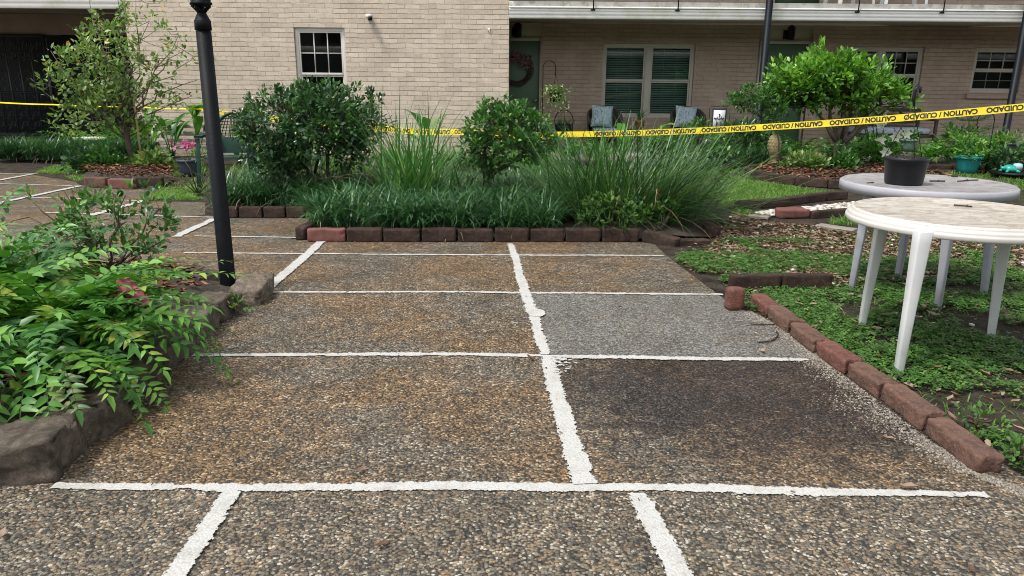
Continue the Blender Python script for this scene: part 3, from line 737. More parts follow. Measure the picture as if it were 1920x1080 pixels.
# ring round the right tree
angs = np.linspace(PI*.93, PI*1.72, 9)
for i in range(8):
    a = (ring_c[0]+1.42*math.cos(angs[i]), ring_c[1]+1.42*math.sin(angs[i])); c = (ring_c[0]+1.42*math.cos(angs[i+1]), ring_c[1]+1.42*math.sin(angs[i+1]))
    tag(block(a, c, .08, .12, BD, 'dark block ringing the dense green tree, %s from the left end' % ['first', 'second', 'third', 'fourth', 'fifth', 'sixth', 'seventh', 'eighth'][i], bulge=0), 'dark block ringing the dense green tree, %s from the left end' % ['first', 'second', 'third', 'fourth', 'fifth', 'sixth', 'seventh', 'eighth'][i], 'edging block', 'edging ring round the dense green tree')
x = 2.7; i = 0
while x < 9.2:
    block((x, 12.0), (x+.43, 12.0), .08, .10, BD, 'thin dark edging strip along the back bed in front of the porch', bulge=0, group='edging strips along the back bed', name='edging_strip', cat='edging strip', amp=.0015); x += .44; i += 1

# rough stones of the left bed
GS = 'rough stones edging the fern bed'
P2_ = PI/2
def stone(c, size, rz, label, seed, amp=.006):
    m = MB(); m.rbox(size, r=.008, amp=amp, seed=seed, n=12, freq=6, chip=.03)
    v = m.v[0]; hx = np.array(size)/2
    for i in range(len(v)):       # split faces: sloping top, facets
        x, y, z = v[i]
        f = mnoise.cell_vector(Vector((x*13, y*13, z*10))+Vector((seed*3.7, seed, 0))); v[i] += (np.array(f)-.5)*.012
        v[i, 2] += (z > 0)*(math.sin(seed*2.1)*.05*x/hx[0]*.4+mnoise.noise(Vector((x*5, y*5, seed)))*.02)
    return tag(m.build('edging_stone', MT['stone'], None, (c[0], c[1], size[2]/2-.01), smooth=False, local=True, rz=rz), label, 'stone', GS)
stone((-1.615, 4.42), (.32, .19, .125), P2_+.05, 'rough grey stone at the far end of the fern bed, right of the lamp post', 1)
stone((-1.72, 4.07), (.33, .23, .13), P2_-.05, 'rough stone with a split top just below the lamp post', 2)
stone((-1.71, 3.70), (.34, .23, .135), P2_+.03, 'rough stone third from the lamp post with a slanting top', 3)
stone((-1.70, 3.32), (.35, .23, .14), P2_-.02, 'rough stone partly under the fern tips, fourth from the lamp post', 4)
stone((-1.67, 2.93), (.36, .22, .145), P2_+.04, 'rough stone hidden under drooping fern fronds', 5)
stone((-1.63, 2.58), (.31, .2, .14), P2_-.2, 'rough stone behind the big corner stone', 6)
stone((-1.76, 2.29), (.46, .25, .15), .16, 'big rough dark stone at the near corner of the fern bed', 7)
stone((-2.28, 2.24), (.52, .25, .15), .03, 'rough dark stone at the left edge of the photo', 8)
stone((-2.12, 4.78), (.44, .2, .10), -.6, 'low flat stone behind the lamp post', 9)
stone((-2.52, 5.02), (.42, .2, .10), -.5, 'low flat stone behind the leafy shrub of the fern bed', 10)

# ================================================================ TABLES
def table(name, label, c, R, H, feet, mat, steps):
    t = thing(name, label, 'table', (c[0], c[1], 0), 'round plastic garden tables')
    m = MB(); th = .062
    if steps: pr = [(.001, H-.004), (R-.06, H-.005), (R-.045, H), (R-.03, H-.002), (R-.026, H-.012), (R-.0262, H-.016), (R-.012, H-.019), (R-.009, H-.030), (R-.0092, H-.034), (R-.001, H-.038), (R, H-.044), (R, H-th+.006), (R-.004, H-th), (R-.014, H-th), (R-.018, H-.04), (.001, H-.04)]
    else: pr = [(.001, H-.003), (R-.03, H-.003), (R-.012, H), (R, H-.01), (R+.002, H-.06), (R-.008, H-.06), (R-.014, H-.03), (.001, H-.03)]
    m.lathe(pr, (c[0], c[1], 0), 72, cap=False); m.build('tabletop', TOPM[name if not steps else 'w'], t, smooth=False)
    for f in feet:
        d = np.array(f)-np.array(c); d /= np.linalg.norm(d); s = np.array([-d[1], d[0]])
        m = MB(); rows = []
        for z, w_, o in ((H-.03, .037, -.035), (H-.09, .035, -.03), (.35, .027, -.012), (0, .02, .008)):
            ctr = np.array(f)+d*o
            for q in ((1, 1), (-1, 1), (-1, -1), (1, -1)):
                # angle section: two flanges meeting at the outer corner
                p = ctr + (d*(q[0]+q[1])*.5 + s*(q[0]-q[1])*.5)*w_*1.25
                rows.append((p[0], p[1], z))
        k = 4
        fs = [(i*4+j, i*4+(j+1) % 4, (i+1)*4+(j+1) % 4, (i+1)*4+j) for i in range(k-1) for j in range(4)]
        m.add(rows, [fs, [(12, 13, 14, 15), (3, 2, 1, 0)]]); m.build('leg', mat, t, bevel=.007)
    return t
TOPM = {}
def dirtytop(name, c, d1, d2, k):
    b = NB(name); g = b.geo(); mp = b.n('VectorMath', operation='MULTIPLY'); b.l(g, mp.inputs[0]); mp.inputs[1].default_value = (2.6, 4.2, 1); n1 = b.noise(mp.outputs[0], 2.0, 9, .74, 1.6); n2 = b.noise(g, 26, 4, .7)
    gn = b.n('NewGeometry'); sp = b.n('SeparateXYZ'); b.l(gn.outputs['Normal'], sp.inputs[0])
    cc = b.ramp(n1, [(.3, c), (.47, d1), (.62, d2)])
    cc = b.mix(b.math('MULTIPLY', b.mapr(n2, .56, .7), .55), cc, tuple(x*.45 for x in d2))
    flat = b.mapr(sp.outputs[2], .8, .97, 0, k)
    cc = b.mix(flat, b.ramp(b.noise(g, 8, 4), [(.4, c), (.75, tuple(x*.9 for x in c))]), cc)
    return b.set(Base_Color=cc, Roughness=.5)
TOPM['w'] = dirtytop('grimy_white_top', (.56, .54, .5), (.45, .41, .35), (.29, .245, .19), 1.0)
TOPM['grey_table'] = dirtytop('grimy_grey_top', (.36, .36, .39), (.30, .285, .285), (.2, .18, .165), .95)
table('white_table', 'round white plastic garden table with grimy top at the right edge', (2.20, 3.62), .51, .715, [(1.96, 3.93), (1.815, 3.24), (2.55, 3.74), (2.40, 3.06)], MT['white_plastic'], True)
table('grey_table', 'round grey plastic garden table with a black pot on it, behind the white table', (2.66, 4.78), .51, .715, [(2.26, 4.74), (2.58, 4.30), (3.05, 4.62), (2.72, 5.05)], MT['grey_plastic'], False)
# black hanging pot on the grey table
pc = G(1701, 346, .715); pc = np.array([pc[0], pc[1]+.05, .715])
pot_m = plain('black_pot', (.006, .008, .011), .42, .2, 6, spec=.35)
t = thing('hanging_pot', 'black plastic hanging pot with wire hook standing empty on the grey table', 'pot', pc)
m = MB(); m.lathe([(.001, .004), (.106, 0), (.110, .01), (.125, .142), (.131, .142), (.131, .163), (.126, .165), (.120, .15), (.120, .14), (.001, .14)], pc, 36, cap=False); m.build('pot', pot_m, t)
m = MB(); m.lathe([(.118, .142), (.08, .153), (.04, .162), (.001, .16)], pc, 20, cap=False)
for i in range(60):
    a, r = rnd(0, 2*PI), rnd(0, .105); q = pc+np.array([r*math.cos(a), r*math.sin(a), .157]); e = rnd(0, 2*PI)
    m.tube([q, q+np.array([.03*math.cos(e), .03*math.sin(e), rnd(-.004, .014)])], .0022, 4)
m.build('potting_soil', MT['soil'], t)
kn = V(1714, 196, pc[1]); hk = V(1716, 160, pc[1])
for a in (PI*.12, PI*.85, PI*1.45):
    m = MB(); m.tube([pc+np.array([.129*math.cos(a), .129*math.sin(a), .155]), kn], .0022, 5); m.build('wire', pot_m, t)
m = MB(); h = hk-kn
m.tube([kn-h*.1, kn+h*.3+np.array([-.004, 0, 0]), kn+h*.75+np.array([.0, 0, 0]), hk+np.array([.018, 0, .0]), hk+np.array([.035, 0, -.012]), hk+np.array([.036, 0, -.045])], [.007, .011, .011, .012, .011, .006], 8); m.build('hook', pot_m, t, smooth=True)
# twigs on the table tops
TW = plain('twig', (.04, .03, .025), .9, .3, 30)
def twig(px, z, L, label, kinks=5, rad=.004, name='twig'):
    o = G(px[0], px[1], z); a = rnd(-.3, .3); P = [o]
    for i in range(kinks): a += rnd(-.5, .5); P.append(P[-1]+np.array([math.cos(a), math.sin(a)*.8, 0])*L/kinks)
    P = np.array(P); P[:, 2] = z+rad+.001
    m = MB(); m.tube(P, rad, 5)
    k = P[2]; m.tube([k, k+np.array([L*.2, L*.15, .004])], rad*.7, 4)
    return tag(m.build(name, TW, None, tuple(o), smooth=True), label, 'twig', 'twigs fallen on tables and paving')
twig((1743, 341), .713, .10, 'short thick twig on the grey table right of the black pot', 4, .005)
twig((1795, 341), .713, .2, 'long dark twig near the right side of the grey table top')
twig((1784, 332), .713, .05, 'stubby twig at the back of the grey table top', 3, .006)
twig((1625, 344), .713, .06, 'thin twig at the left of the grey table top', 3, .003)
twig((1788, 386), .712, .09, 'dark straight twig on the grimy white table top', 3, .004)
twig((1420, 643), .006, .3, 'thin curving dark twig on the paving by the brick row', 7, .004)
twig((1408, 610), .006, .14, 'small coiled dark twig on the grey paving by the brick row', 6, .003)

# ================================================================ LAMP POST
lb = np.array([-1.81, 4.55, 0.0]); zz = lambda y: V(382, y, 4.55)[2]
t = thing('lamp_post', 'black metal garden lamp post with round collar standing in the fern bed', 'lamp post', lb)
m = MB(); m.lathe([(.052, 0), (.0485, .02), (.043, zz(58))], lb, 24); m.lathe([(.012, 0), (.012, .004), (.002, .006)], lb+np.array([0, 0, 0]), 8); m.build('pole', MT['lamp_black'], t, smooth=True)
m = MB(); m.lathe([(.044, zz(57)), (.0475, zz(57)+.002), (.0465, zz(39)), (.044, zz(38)), (.027, zz(26)), (.024, zz(24))], lb, 24); m.build('collar', MT['lamp_black'], t, smooth=False)
z0, z1 = zz(25), zz(11)
for i in range(6):
    a = i*PI/3+.2; c_, s_ = math.cos(a), math.sin(a)
    m = MB(); m.tube([lb+np.array([.018*c_, .018*s_, z0]), lb+np.array([.024*c_, .024*s_, z0+(z1-z0)*.3]), lb+np.array([.052*c_, .052*s_, z1])], .0065, 6); m.build('bracket', MT['lamp_black'], t)
m = MB(); m.lathe([(.01, z0-.01), (.014, z0+.01), (.012, z1)], lb, 12); m.lathe([(.05, z1-.004), (.066, z1+.008), (.066, z1+.016), (.058, z1+.022), (.062, z1+.05), (.05, z1+.055)], lb, 6); m.build('lantern_base', MT['lamp_black'], t)
m = MB(); m.lathe([(.05, z1+.056), (.085, z1+.3)], lb, 6, cap=False); m.build('lantern_glass', plain('frosted_glass', (.7, .7, .66), .4, .05), t)
m = MB(); m.lathe([(.11, z1+.301), (.1, z1+.32), (.03, z1+.42), (.012, z1+.43), (.012, z1+.46), (.02, z1+.48), (.001, z1+.5)], lb, 6); m.build('lantern_roof', MT['lamp_black'], t)

# ================================================================ CAUTION TAPE
YEL = plain('yellow_tape', (.80, .62, .02), .4, .06, 3); INK = plain('tape_ink', (.02, .018, .012), .5, .1)
def tape(ctrl, label, text_from, tilt, sag, wd=.075, period=.62):
    P = np.array(ctrl, float); L = np.concatenate([[0], np.cumsum(np.linalg.norm(np.diff(P, axis=0), axis=1))])
    def at(s):
        s = np.clip(s, 0, L[-1]); q = np.stack([np.interp(s, L, P[:, k]) for k in range(3)], -1)
        i = np.clip(np.searchsorted(L, s, side='right')-1, 0, len(L)-2); u = (s-L[i])/(L[i+1]-L[i])
        q[..., 2] -= np.array(sag)[i]*4*u*(1-u); return q
    def frame(s):
        q = at(s); d = at(s+.02)-at(s-.02); d /= np.linalg.norm(d, axis=-1, keepdims=True)
        hz = np.cross(d, [0, 0, 1.0]); hz /= np.linalg.norm(hz, axis=-1, keepdims=True)
        tl = np.interp(s, L, tilt); upv = np.cross(hz, d)
        w_ = upv*np.cos(tl)[..., None] + hz*np.sin(tl)[..., None]
        nn = np.cross(w_, d); nn *= -np.sign((nn*(q-CP)).sum(-1, keepdims=True)+1e-9)
        return q, d, w_, nn
    s = np.linspace(0, L[-1], int(L[-1]/.05)+2); q, d, w_, nn = frame(s)
    rip = np.array([mnoise.noise(Vector((x*2.2, 3, 1))) for x in s])*.006
    v = np.zeros((len(s)*3, 3)); 
    for j, o in enumerate((-.5, 0, .5)): v[j::3] = q + w_*wd*o + nn*((rip if j == 1 else 0*rip)[:, None])
    m = MB(); m.add(v, [[(3*i+j, 3*i+j+1, 3*i+j+4, 3*i+j+3) for i in range(len(s)-1) for j in (0, 1)]])
    t = tag(m.build('caution_tape', YEL, None, tuple(P[0]), smooth=True), label, 'caution tape')
    fc = bpy.data.curves.new('lettering', 'FONT'); fc.body = 'CAUTION / CUIDADO'; fc.size = 1; fc.offset = .042
    fo = bpy.data.objects.new('lettering_source', fc); COL.objects.link(fo); dg = bpy.context.evaluated_depsgraph_get()
    me = fo.evaluated_get(dg).to_mesh(); tv = np.array([x.co[:] for x in me.vertices]); tf = [tuple(p.vertices) for p in me.polygons]
    ev = [tuple(e.vertices) for e in me.edges]
    fo.to_mesh_clear(); bpy.data.objects.remove(fo); bpy.data.curves.remove(fc)
    tv[:, 0] -= tv[:, 0].min(); W = tv[:, 0].max(); H0, H1 = tv[:, 1].min(), .73
    s0 = text_from
    tri = [f for f in tf if len(f) == 3]; qd = [f for f in tf if len(f) == 4]
    while s0+period < L[-1]:
        m = MB(); ss = s0 + tv[:, 0]/W*period*.9; hh = (tv[:, 1]/.73-.5)*wd*.66
        q, d, w_, nn = frame(ss)
        # printed the other way up: text runs from right to left and its top points down
        m.add(q - w_*hh[:, None] + nn*(.0015+np.maximum(np.interp(ss, s, rip), 0)[:, None]*(1-2*np.abs(hh[:, None])/wd)), [tri] + ([qd] if qd else []))
        s0 += period
        m.build('lettering', INK, t)
    return t
A = (4.55, 6.08, 1.165)
tape([A, (4.22, 6.3, 1.15), (.42, 8.84, .735)], 'yellow CAUTION CUIDADO tape stretched upside down from the right edge to the round shrub', .10, [0, .1, .05], [.0, .05, .05], wd=.063)
tape([V(1045, 253, 8.9), V(870, 247, 9.4), V(715, 241, 10.0), V(600, 229, 10.8), V(470, 216, 11.7), V(380, 204, 12.3)], 'yellow CAUTION CUIDADO tape running behind the clipped shrub along the brick wall', .2, [.1, .2, .15, .3, .7, 1.0], [.02, .02, .02, .02, .02])
tape([V(385, 204, 12.3), V(240, 200, 12.6), V(100, 196, 12.9), V(-30, 190, 13.2)], 'twisted yellow caution tape strand in front of the iron gate', 99, [1.15, 1.3, 1.15, 1.1], [.01, .01, .01], wd=.045)
# ================================================================ PLANTS
DG = ((.0, (.012, .035, .016)), (.35, (.02, .06, .022)), (.7, (.04, .105, .03)), (1, (.085, .17, .045)))
LM = {
 'holly': leafmat('holly_leaf', [(0, (0.017, 0.047, 0.021)), (.5, (0.038, 0.099, 0.035)), (.85, (0.079, 0.177, 0.053)), (1, (0.159, 0.315, 0.071))], .28, .15, .6),
 'azalea': leafmat('azalea_leaf', [(0, (0.026, 0.078, 0.023)), (.5, (0.058, 0.163, 0.039)), (.85, (0.111, 0.247, 0.058)), (1, (0.182, 0.351, 0.091))], .35, .2),
 'tree': leafmat('light_leaf', [(0, (0.036, 0.102, 0.018)), (.45, (0.096, 0.240, 0.030)), (.8, (0.192, 0.408, 0.054)), (1, (0.324, 0.552, 0.108))], .35, .28),
 'sparse': leafmat('small_pale_leaf', [(0, (0.048, 0.096, 0.036)), (.4, (0.120, 0.210, 0.060)), (.8, (0.240, 0.360, 0.120)), (.96, (0.408, 0.504, 0.216)), (1, (0.480, 0.288, 0.060))], .4, .25),
 'liriope': leafmat('liriope_blade', [(0, (0.016, 0.051, 0.021)), (.5, (0.041, 0.123, 0.041)), (.85, (0.090, 0.212, 0.070)), (1, (0.211, 0.341, 0.129))], .34, .12, .5),
 'dry': leafmat('dry_blade', [(0, (.12, .08, .04)), (1, (.3, .23, .13))], .7, .2),
 'flax': leafmat('flax_blade', [(0, (0.025, 0.075, 0.025)), (.5, (0.069, 0.188, 0.050)), (.85, (0.150, 0.325, 0.075)), (1, (0.325, 0.475, 0.200))], .35, .18, .5),
 'rush': leafmat('rush_blade', [(0, (0.018, 0.058, 0.021)), (.45, (0.048, 0.130, 0.039)), (.8, (0.113, 0.226, 0.065)), (1, (0.359, 0.410, 0.195))], .38, .15, .5),
 'fern': leafmat('holly_fern', [(0, (0.019, 0.072, 0.015)), (.4, (0.039, 0.143, 0.024)), (.75, (0.097, 0.254, 0.034)), (.93, (0.196, 0.387, 0.060)), (1, (0.344, 0.408, 0.077))], .4, .2, .45),
 'ferndry': leafmat('faded_fern', [(0, (.09, .13, .03)), (.6, (.2, .24, .08)), (1, (.34, .3, .14))], .5, .2),
 'bright': leafmat('bright_leaf', [(0, (0.046, 0.138, 0.023)), (.5, (0.092, 0.253, 0.034)), (.85, (0.161, 0.368, 0.057)), (1, (0.287, 0.483, 0.115))], .4, .3),
 'canna': leafmat('canna_leaf', [(0, (0.030, 0.108, 0.036)), (.5, (0.060, 0.192, 0.048)), (1, (0.156, 0.360, 0.072))], .32, .3),
 'clover': leafmat('clover_leaf', [(0, (0.035, 0.085, 0.018)), (.5, (0.069, 0.163, 0.031)), (.85, (0.124, 0.247, 0.052)), (1, (0.208, 0.337, 0.073))], .5, .25),
 'grass': leafmat('lawn_blade', [(0, (0.048, 0.120, 0.018)), (.5, (0.102, 0.228, 0.030)), (.9, (0.168, 0.324, 0.048)), (1, (0.336, 0.312, 0.120))], .5, .3),
 'litter': leafmat('fallen_leaf', [(0, (.035, .02, .013)), (.35, (.12, .07, .045)), (.6, (.23, .15, .105)), (.8, (.33, .25, .19)), (.92, (.24, .11, .04)), (1, (.5, .43, .34))], .6, .08),
 'mulch': leafmat('mulch_chip', [(0, (.05, .016, .008)), (.5, (.16, .058, .026)), (.9, (.28, .13, .06)), (1, (.36, .24, .14))], .7, 0),
 'pink': leafmat('pink_petal', [(0, (.3, .02, .08)), (.6, (.5, .10, .28)), (1, (.55, .25, .42))], .5, .3),
 'caladium': leafmat('caladium_leaf', [(0, (.40, .05, .10)), (.7, (.55, .16, .2)), (1, (.6, .32, .3))], .45, .3),
 'white': leafmat('white_petal', [(0, (.72, .74, .66)), (1, (.82, .82, .78))], .5, .25),
}
def dirs(n): 
    v = RNG.normal(size=(n, 3)); return v/np.linalg.norm(v, axis=1)[:, None]
def crown(blobs, ncl, per, size, mat, parent, name='foliage', tmpl='oval', asp=.45, shell=.55, up=.5, twigs=None, tw_mat=None, spread=1.3, flat_top=None, tw_r=.004, gap=-.17, shoots=0):
    """leaf clusters through the volume of several ellipsoids, twigs back to the limbs"""
    m = MB(); tm = MB()
    vol = np.array([b[1][0]*b[1][1]*b[1][2] for b in blobs])**.75; vol = vol/vol.sum()
    for (c, r), fr in zip(blobs, vol):
        n = max(4, int(ncl*fr)); d = dirs(n); rad = (shell**3+(1-shell**3)*RNG.random(n))**(1/3)
        rad *= 1+RNG.normal(0, .10, n)
        cc = np.array(c)+d*rad[:, None]*np.array(r)
        # the lumps of a clipped or wild crown: whole patches pushed out or missing
        nv = np.array([mnoise.noise(Vector(p)*3.1) for p in cc])
        cc = cc+d*np.clip(nv, 0, 1)[:, None]*.16; kp = (nv > gap) | (ncl < 40); cc = cc[kp]; d = d[kp]; n = len(cc)
        if shoots:      # stray shoots beyond the clipped outline
            q = np.array(c)+dirs(shoots)*np.array(r)*.95; q = q[q[:, 2] > c[2]-.3*r[2]]
            for p0 in q:
                v = (p0-np.array(c))/np.linalg.norm(p0-np.array(c))*.5+[rnd(-.3, .3), rnd(-.3, .3), .75]; L_ = size*rnd(.8, 2.4); tm.tube([p0, p0+v*L_], [tw_r*.7, tw_r*.3], 3, caps=False)
                e = p0+np.linspace(.2, 1, 4)[:, None]*v*L_; cc = np.vstack([cc, e]); d = np.vstack([d, np.repeat([v/np.linalg.norm(v)], 4, 0)])
            n = len(cc)
        if flat_top is not None: cc[:, 2] = np.minimum(cc[:, 2], flat_top+RNG.normal(0, .03, n))
        base_t = np.clip(.42+RNG.normal(0, .24, n)+d[:, 2]*.14, 0, .97)
        ld = (d*.7+np.array([0, 0, up]))[:, None]+RNG.normal(0, .75, (n, per, 3))
        ld /= np.linalg.norm(ld, axis=2)[:, :, None]
        pos = cc[:, None]+ld*RNG.uniform(.0, spread, (n, per, 1))*size
        nr = RNG.normal(0, .5, (n, per, 3))+np.array([0, 0, 1.0])
        t = np.clip(base_t[:, None]+RNG.normal(0, .13, (n, per)), 0, 1)
        sz = size*RNG.uniform(.65, 1.25, (n, per))
        m.leaves(pos.reshape(-1, 3), ld.reshape(-1, 3), nr.reshape(-1, 3), sz.ravel(), (sz*asp*2).ravel()*.7, t.ravel(), tmpl)
        if twigs is not None:
            T = np.vstack(twigs)
            for q in cc[::2]:
                k = T[np.argmin(((T-q)**2).sum(1)+RNG.random(len(T))*.02)]
                mid = (k+q)/2+RNG.normal(0, .03, 3)
                tm.tube([k, mid, q], [tw_r*1.5, tw_r, tw_r*.5], 3, caps=False)
    m.build(name, mat, parent)
    if tm.n: tm.build('twigs', tw_mat or MT['bark'], parent)
def limb(a, b, n=5, wob=.05):
    a, b = np.array(a, float), np.array(b, float)
    P = [a+(b-a)*i/n + (np.array([rnd(-wob, wob), rnd(-wob, wob), 0]) if 0 < i < n else 0) for i in range(n+1)]
    return np.array(P)
def trunks(paths, r0, r1, parent, mat, name='trunk'):
    m = MB()
    for P in paths: m.tube(P, np.linspace(r0, r1, len(P)), 7)
    return m.build(name, mat, parent, smooth=True)

# ---- clipped holly shrub
b0 = np.array([-2.05, 8.0, .05])
t = thing('clipped_shrub', 'dark glossy clipped shrub on several bare stems in front of the brick wall window', 'shrub', b0)
st = [limb(b0+[x0, rnd(-.1, .1), 0], b0+[x1, rnd(-.2, .2), z]) for x0, x1, z in ((-.12, -.62, .75), (-.05, -.35, .85), (.0, -.1, .8), (.08, .18, .85), (.14, .4, .75), (.02, .55, .8))]
trunks(st, .026, .011, t, MT['bark'])
BL = [((-2.56, 8.0, .93), (.28, .42, .26)), ((-2.25, 8.0, .98), (.36, .45, .29)), ((-1.88, 8.0, .98), (.36, .45, .3)), ((-1.65, 7.95, .88), (.3, .4, .26)), ((-2.1, 7.85, .86), (.5, .4, .3)), ((-2.42, 7.8, .86), (.34, .4, .28)), ((-1.9, 7.8, .78), (.4, .35, .22)), ((-2.45, 7.9, .64), (.34, .35, .18)), ((-2.1, 7.75, .56), (.34, .3, .16)), ((-1.78, 7.75, .6), (.26, .3, .15)), ((-2.42, 7.75, .5), (.24, .25, .14))]
crown(BL, 1150, 10, .058, LM['holly'], t, shell=.5, twigs=st, flat_top=1.22, up=.3, shoots=5)
# ---- round azalea
b0 = np.array([-.18, 7.6, .05])
t = thing('round_shrub', 'leafy green rounded shrub on a crooked stem at the end of the tape', 'shrub', b0)
st = [limb(b0+[0, 0, 0], b0+[-.08, 0, .3], 3, .04)]; st += [limb(st[0][-1], b0+[x, y, z]) for x, y, z in ((-.3, .1, .75), (-.05, -.1, .9), (.2, .1, .85), (.42, 0, .7), (.1, .2, .8))]
trunks(st, .028, .01, t, MT['bark'])
BL = [((-.28, 7.6, .86), (.19, .26, .16)), ((-.04, 7.6, .86), (.25, .3, .2)), ((.2, 7.6, .74), (.22, .28, .16)), ((-.15, 7.55, .64), (.32, .3, .17))]
crown(BL, 480, 11, .05, LM['azalea'], t, shell=.45, twigs=st, up=.5, shoots=7)
# ---- small sparse tree on the left
b0 = np.array([-5.8, 11.35, .06])
t = thing('sparse_tree', 'small thinly leaved tree with twisting twigs beside a bamboo stake', 'tree', b0)
tr = limb(b0, b0+[-.02, 0, .75], 4, .02); lm = [tr]
def pt(px, py, Y=11.35): return V(px, py, Y)
ends = [(95, 95), (80, 170), (120, 215), (150, 60), (185, 25), (235, 10), (280, 40), (335, 65), (165, -10), (215, -25), (255, -5), (345, 95), (370, 150), (330, 130), (300, 110), (200, 100), (160, 130), (215, 60), (140, 170), (110, 130), (260, 90), (360, 180), (290, 200), (180, 205)]
for i, e in enumerate(ends):
    q = pt(e[0], e[1], 11.35+rnd(-.6, .6)); s = tr[random.choice((2, 3, 4, 4))]
    P = limb(s, q, 6, .08); P[:, 2] += np.sin(np.linspace(0, PI, 7))*rnd(-.12, .05); lm.append(P)
trunks([tr], .05, .035, t, MT['bark'])
m = MB()
for P in lm[1:]:
    m.tube(P, np.linspace(.016, .004, len(P)), 5)
    for k in range(5):
        s = P[random.randint(2, 6)]; e = s+np.array([rnd(-.35, .35), rnd(-.3, .3), rnd(-.18, .25)]); mid = (s+e)/2+np.array([rnd(-.05, .05), 0, rnd(-.06, .06)])
        m.tube([s, mid, e], [.005, .004, .002], 4); lm.append(np.array([mid, e]))
m.build('branches', MT['bark_grey'], t)
m = MB()
def tipleaves(m, P, n, size, sp):
    c = P[-1] if len(P) < 4 else P[random.randint(3, len(P)-1)]
    pos = c+RNG.normal(0, sp, (n, 3)); d = RNG.normal(0, .6, (n, 3))+(c-P[0])/np.linalg.norm(c-P[0]+1e-6)*.5+[0, 0, .3]
    m.leaves(pos, d, RNG.normal(0, .5, (n, 3))+[0, 0, 1], size*RNG.uniform(.6, 1.2, n), size*.62*RNG.uniform(.7, 1.1, n), np.clip(rnd(.3, .75)+RNG.normal(0, .18, n), 0, 1))
for P in lm[1:]:
    left = P[-1][0] < -5.5
    for _ in range(3 if left else 2): tipleaves(m, P, 7 if left else 5, .09, .05)
for _ in range(75):      # the denser left middle
    c = pt(rnd(105, 245), rnd(75, 215), 11.35+rnd(-.5, .5)); pos = c+RNG.normal(0, .06, (7, 3)); 
    m.leaves(pos, RNG.normal(0, .7, (7, 3))+[0, 0, .4], RNG.normal(0, .5, (7, 3))+[0, 0, 1],   .095*RNG.uniform(.6, 1.2, 7), .058, np.clip(rnd(.25, .8)+RNG.normal(0, .15, 7), 0, 1))
m.build('foliage', LM['sparse'], t)
m = MB(); m.tube([(-5.62, 11.3, 0), (-5.63, 11.3, 1.05)], [.017, .015], 8); tag(m.build('bamboo_stake', MT['bamboo'], None, (-5.62, 11.3, 0)), 'tan bamboo stake standing beside the sparse tree trunk', 'stake')
# ---- dense tree on the right
b0 = np.array([5.12, 11.9, .06])
t = thing('dense_tree', 'small multi-stemmed tree with a dense bright green crown in the edged ring', 'tree', b0)
st = []
fork = b0+[-.02, 0, .42]
st.append(limb(b0, fork, 3, .02)); st.append(limb(b0+[.06, .05, 0], b0+[.12, 0, .4], 3, .02))
for x, y, z, s in ((-.45, 0, .95, 0), (-.2, .1, 1.1, 0), (.0, -.1, 1.05, 0), (.25, .1, 1.1, 1), (.55, 0, .95, 1), (.8, .1, .95, 1), (.05, .2, 1.2, 1)):
    st.append(limb((fork if s == 0 else st[1][-1]), b0+[x, y, z], 4, .04))
trunks(st, .04, .016, t, MT['bark_grey'])
yc = 11.75
def blob(px, py, rx, rz, Y=yc, ry=None):
    c = V(px, py, Y); return ((c[0], Y, c[2]), (rx, ry or rx*.95, rz))
BL = [blob(1545, 150, .52, .31), blob(1498, 165, .38, .23), blob(1605, 165, .48, .26), blob(1645, 180, .36, .22), blob(1560, 132, .36, .18), blob(1505, 182, .42, .17), blob(1590, 185, .5, .15), blob(1675, 192, .22, .14), blob(1462, 172, .2, .14)]
crown(BL, 780, 9, .095, LM['tree'], t, shell=.5, twigs=st, up=.55, tmpl='oval', asp=.46, tw_r=.006, spread=1.4, shoots=3, gap=-.22)
b0 = V(1466, 300, 11.6); b0[2] = .05
t = thing('low_sapling', 'slender sapling with flat sideways branches of small leaves left of the dense tree', 'sapling', b0)
st = [limb(b0, V(1455, 215, 11.6), 4, .02), limb(V(1455, 230, 11.6), V(1385, 200, 11.5), 4, .03), limb(V(1455, 225, 11.6), V(1430, 182, 11.5), 4, .03)]
trunks(st, .014, .006, t, MT['bark'])
crown([blob(1395, 193, .3, .10, 11.5), blob(1435, 185, .3, .11, 11.5), blob(1452, 215, .16, .2, 11.5)], 170, 9, .06, LM['azalea'], t, shell=.3, twigs=st, up=.5)

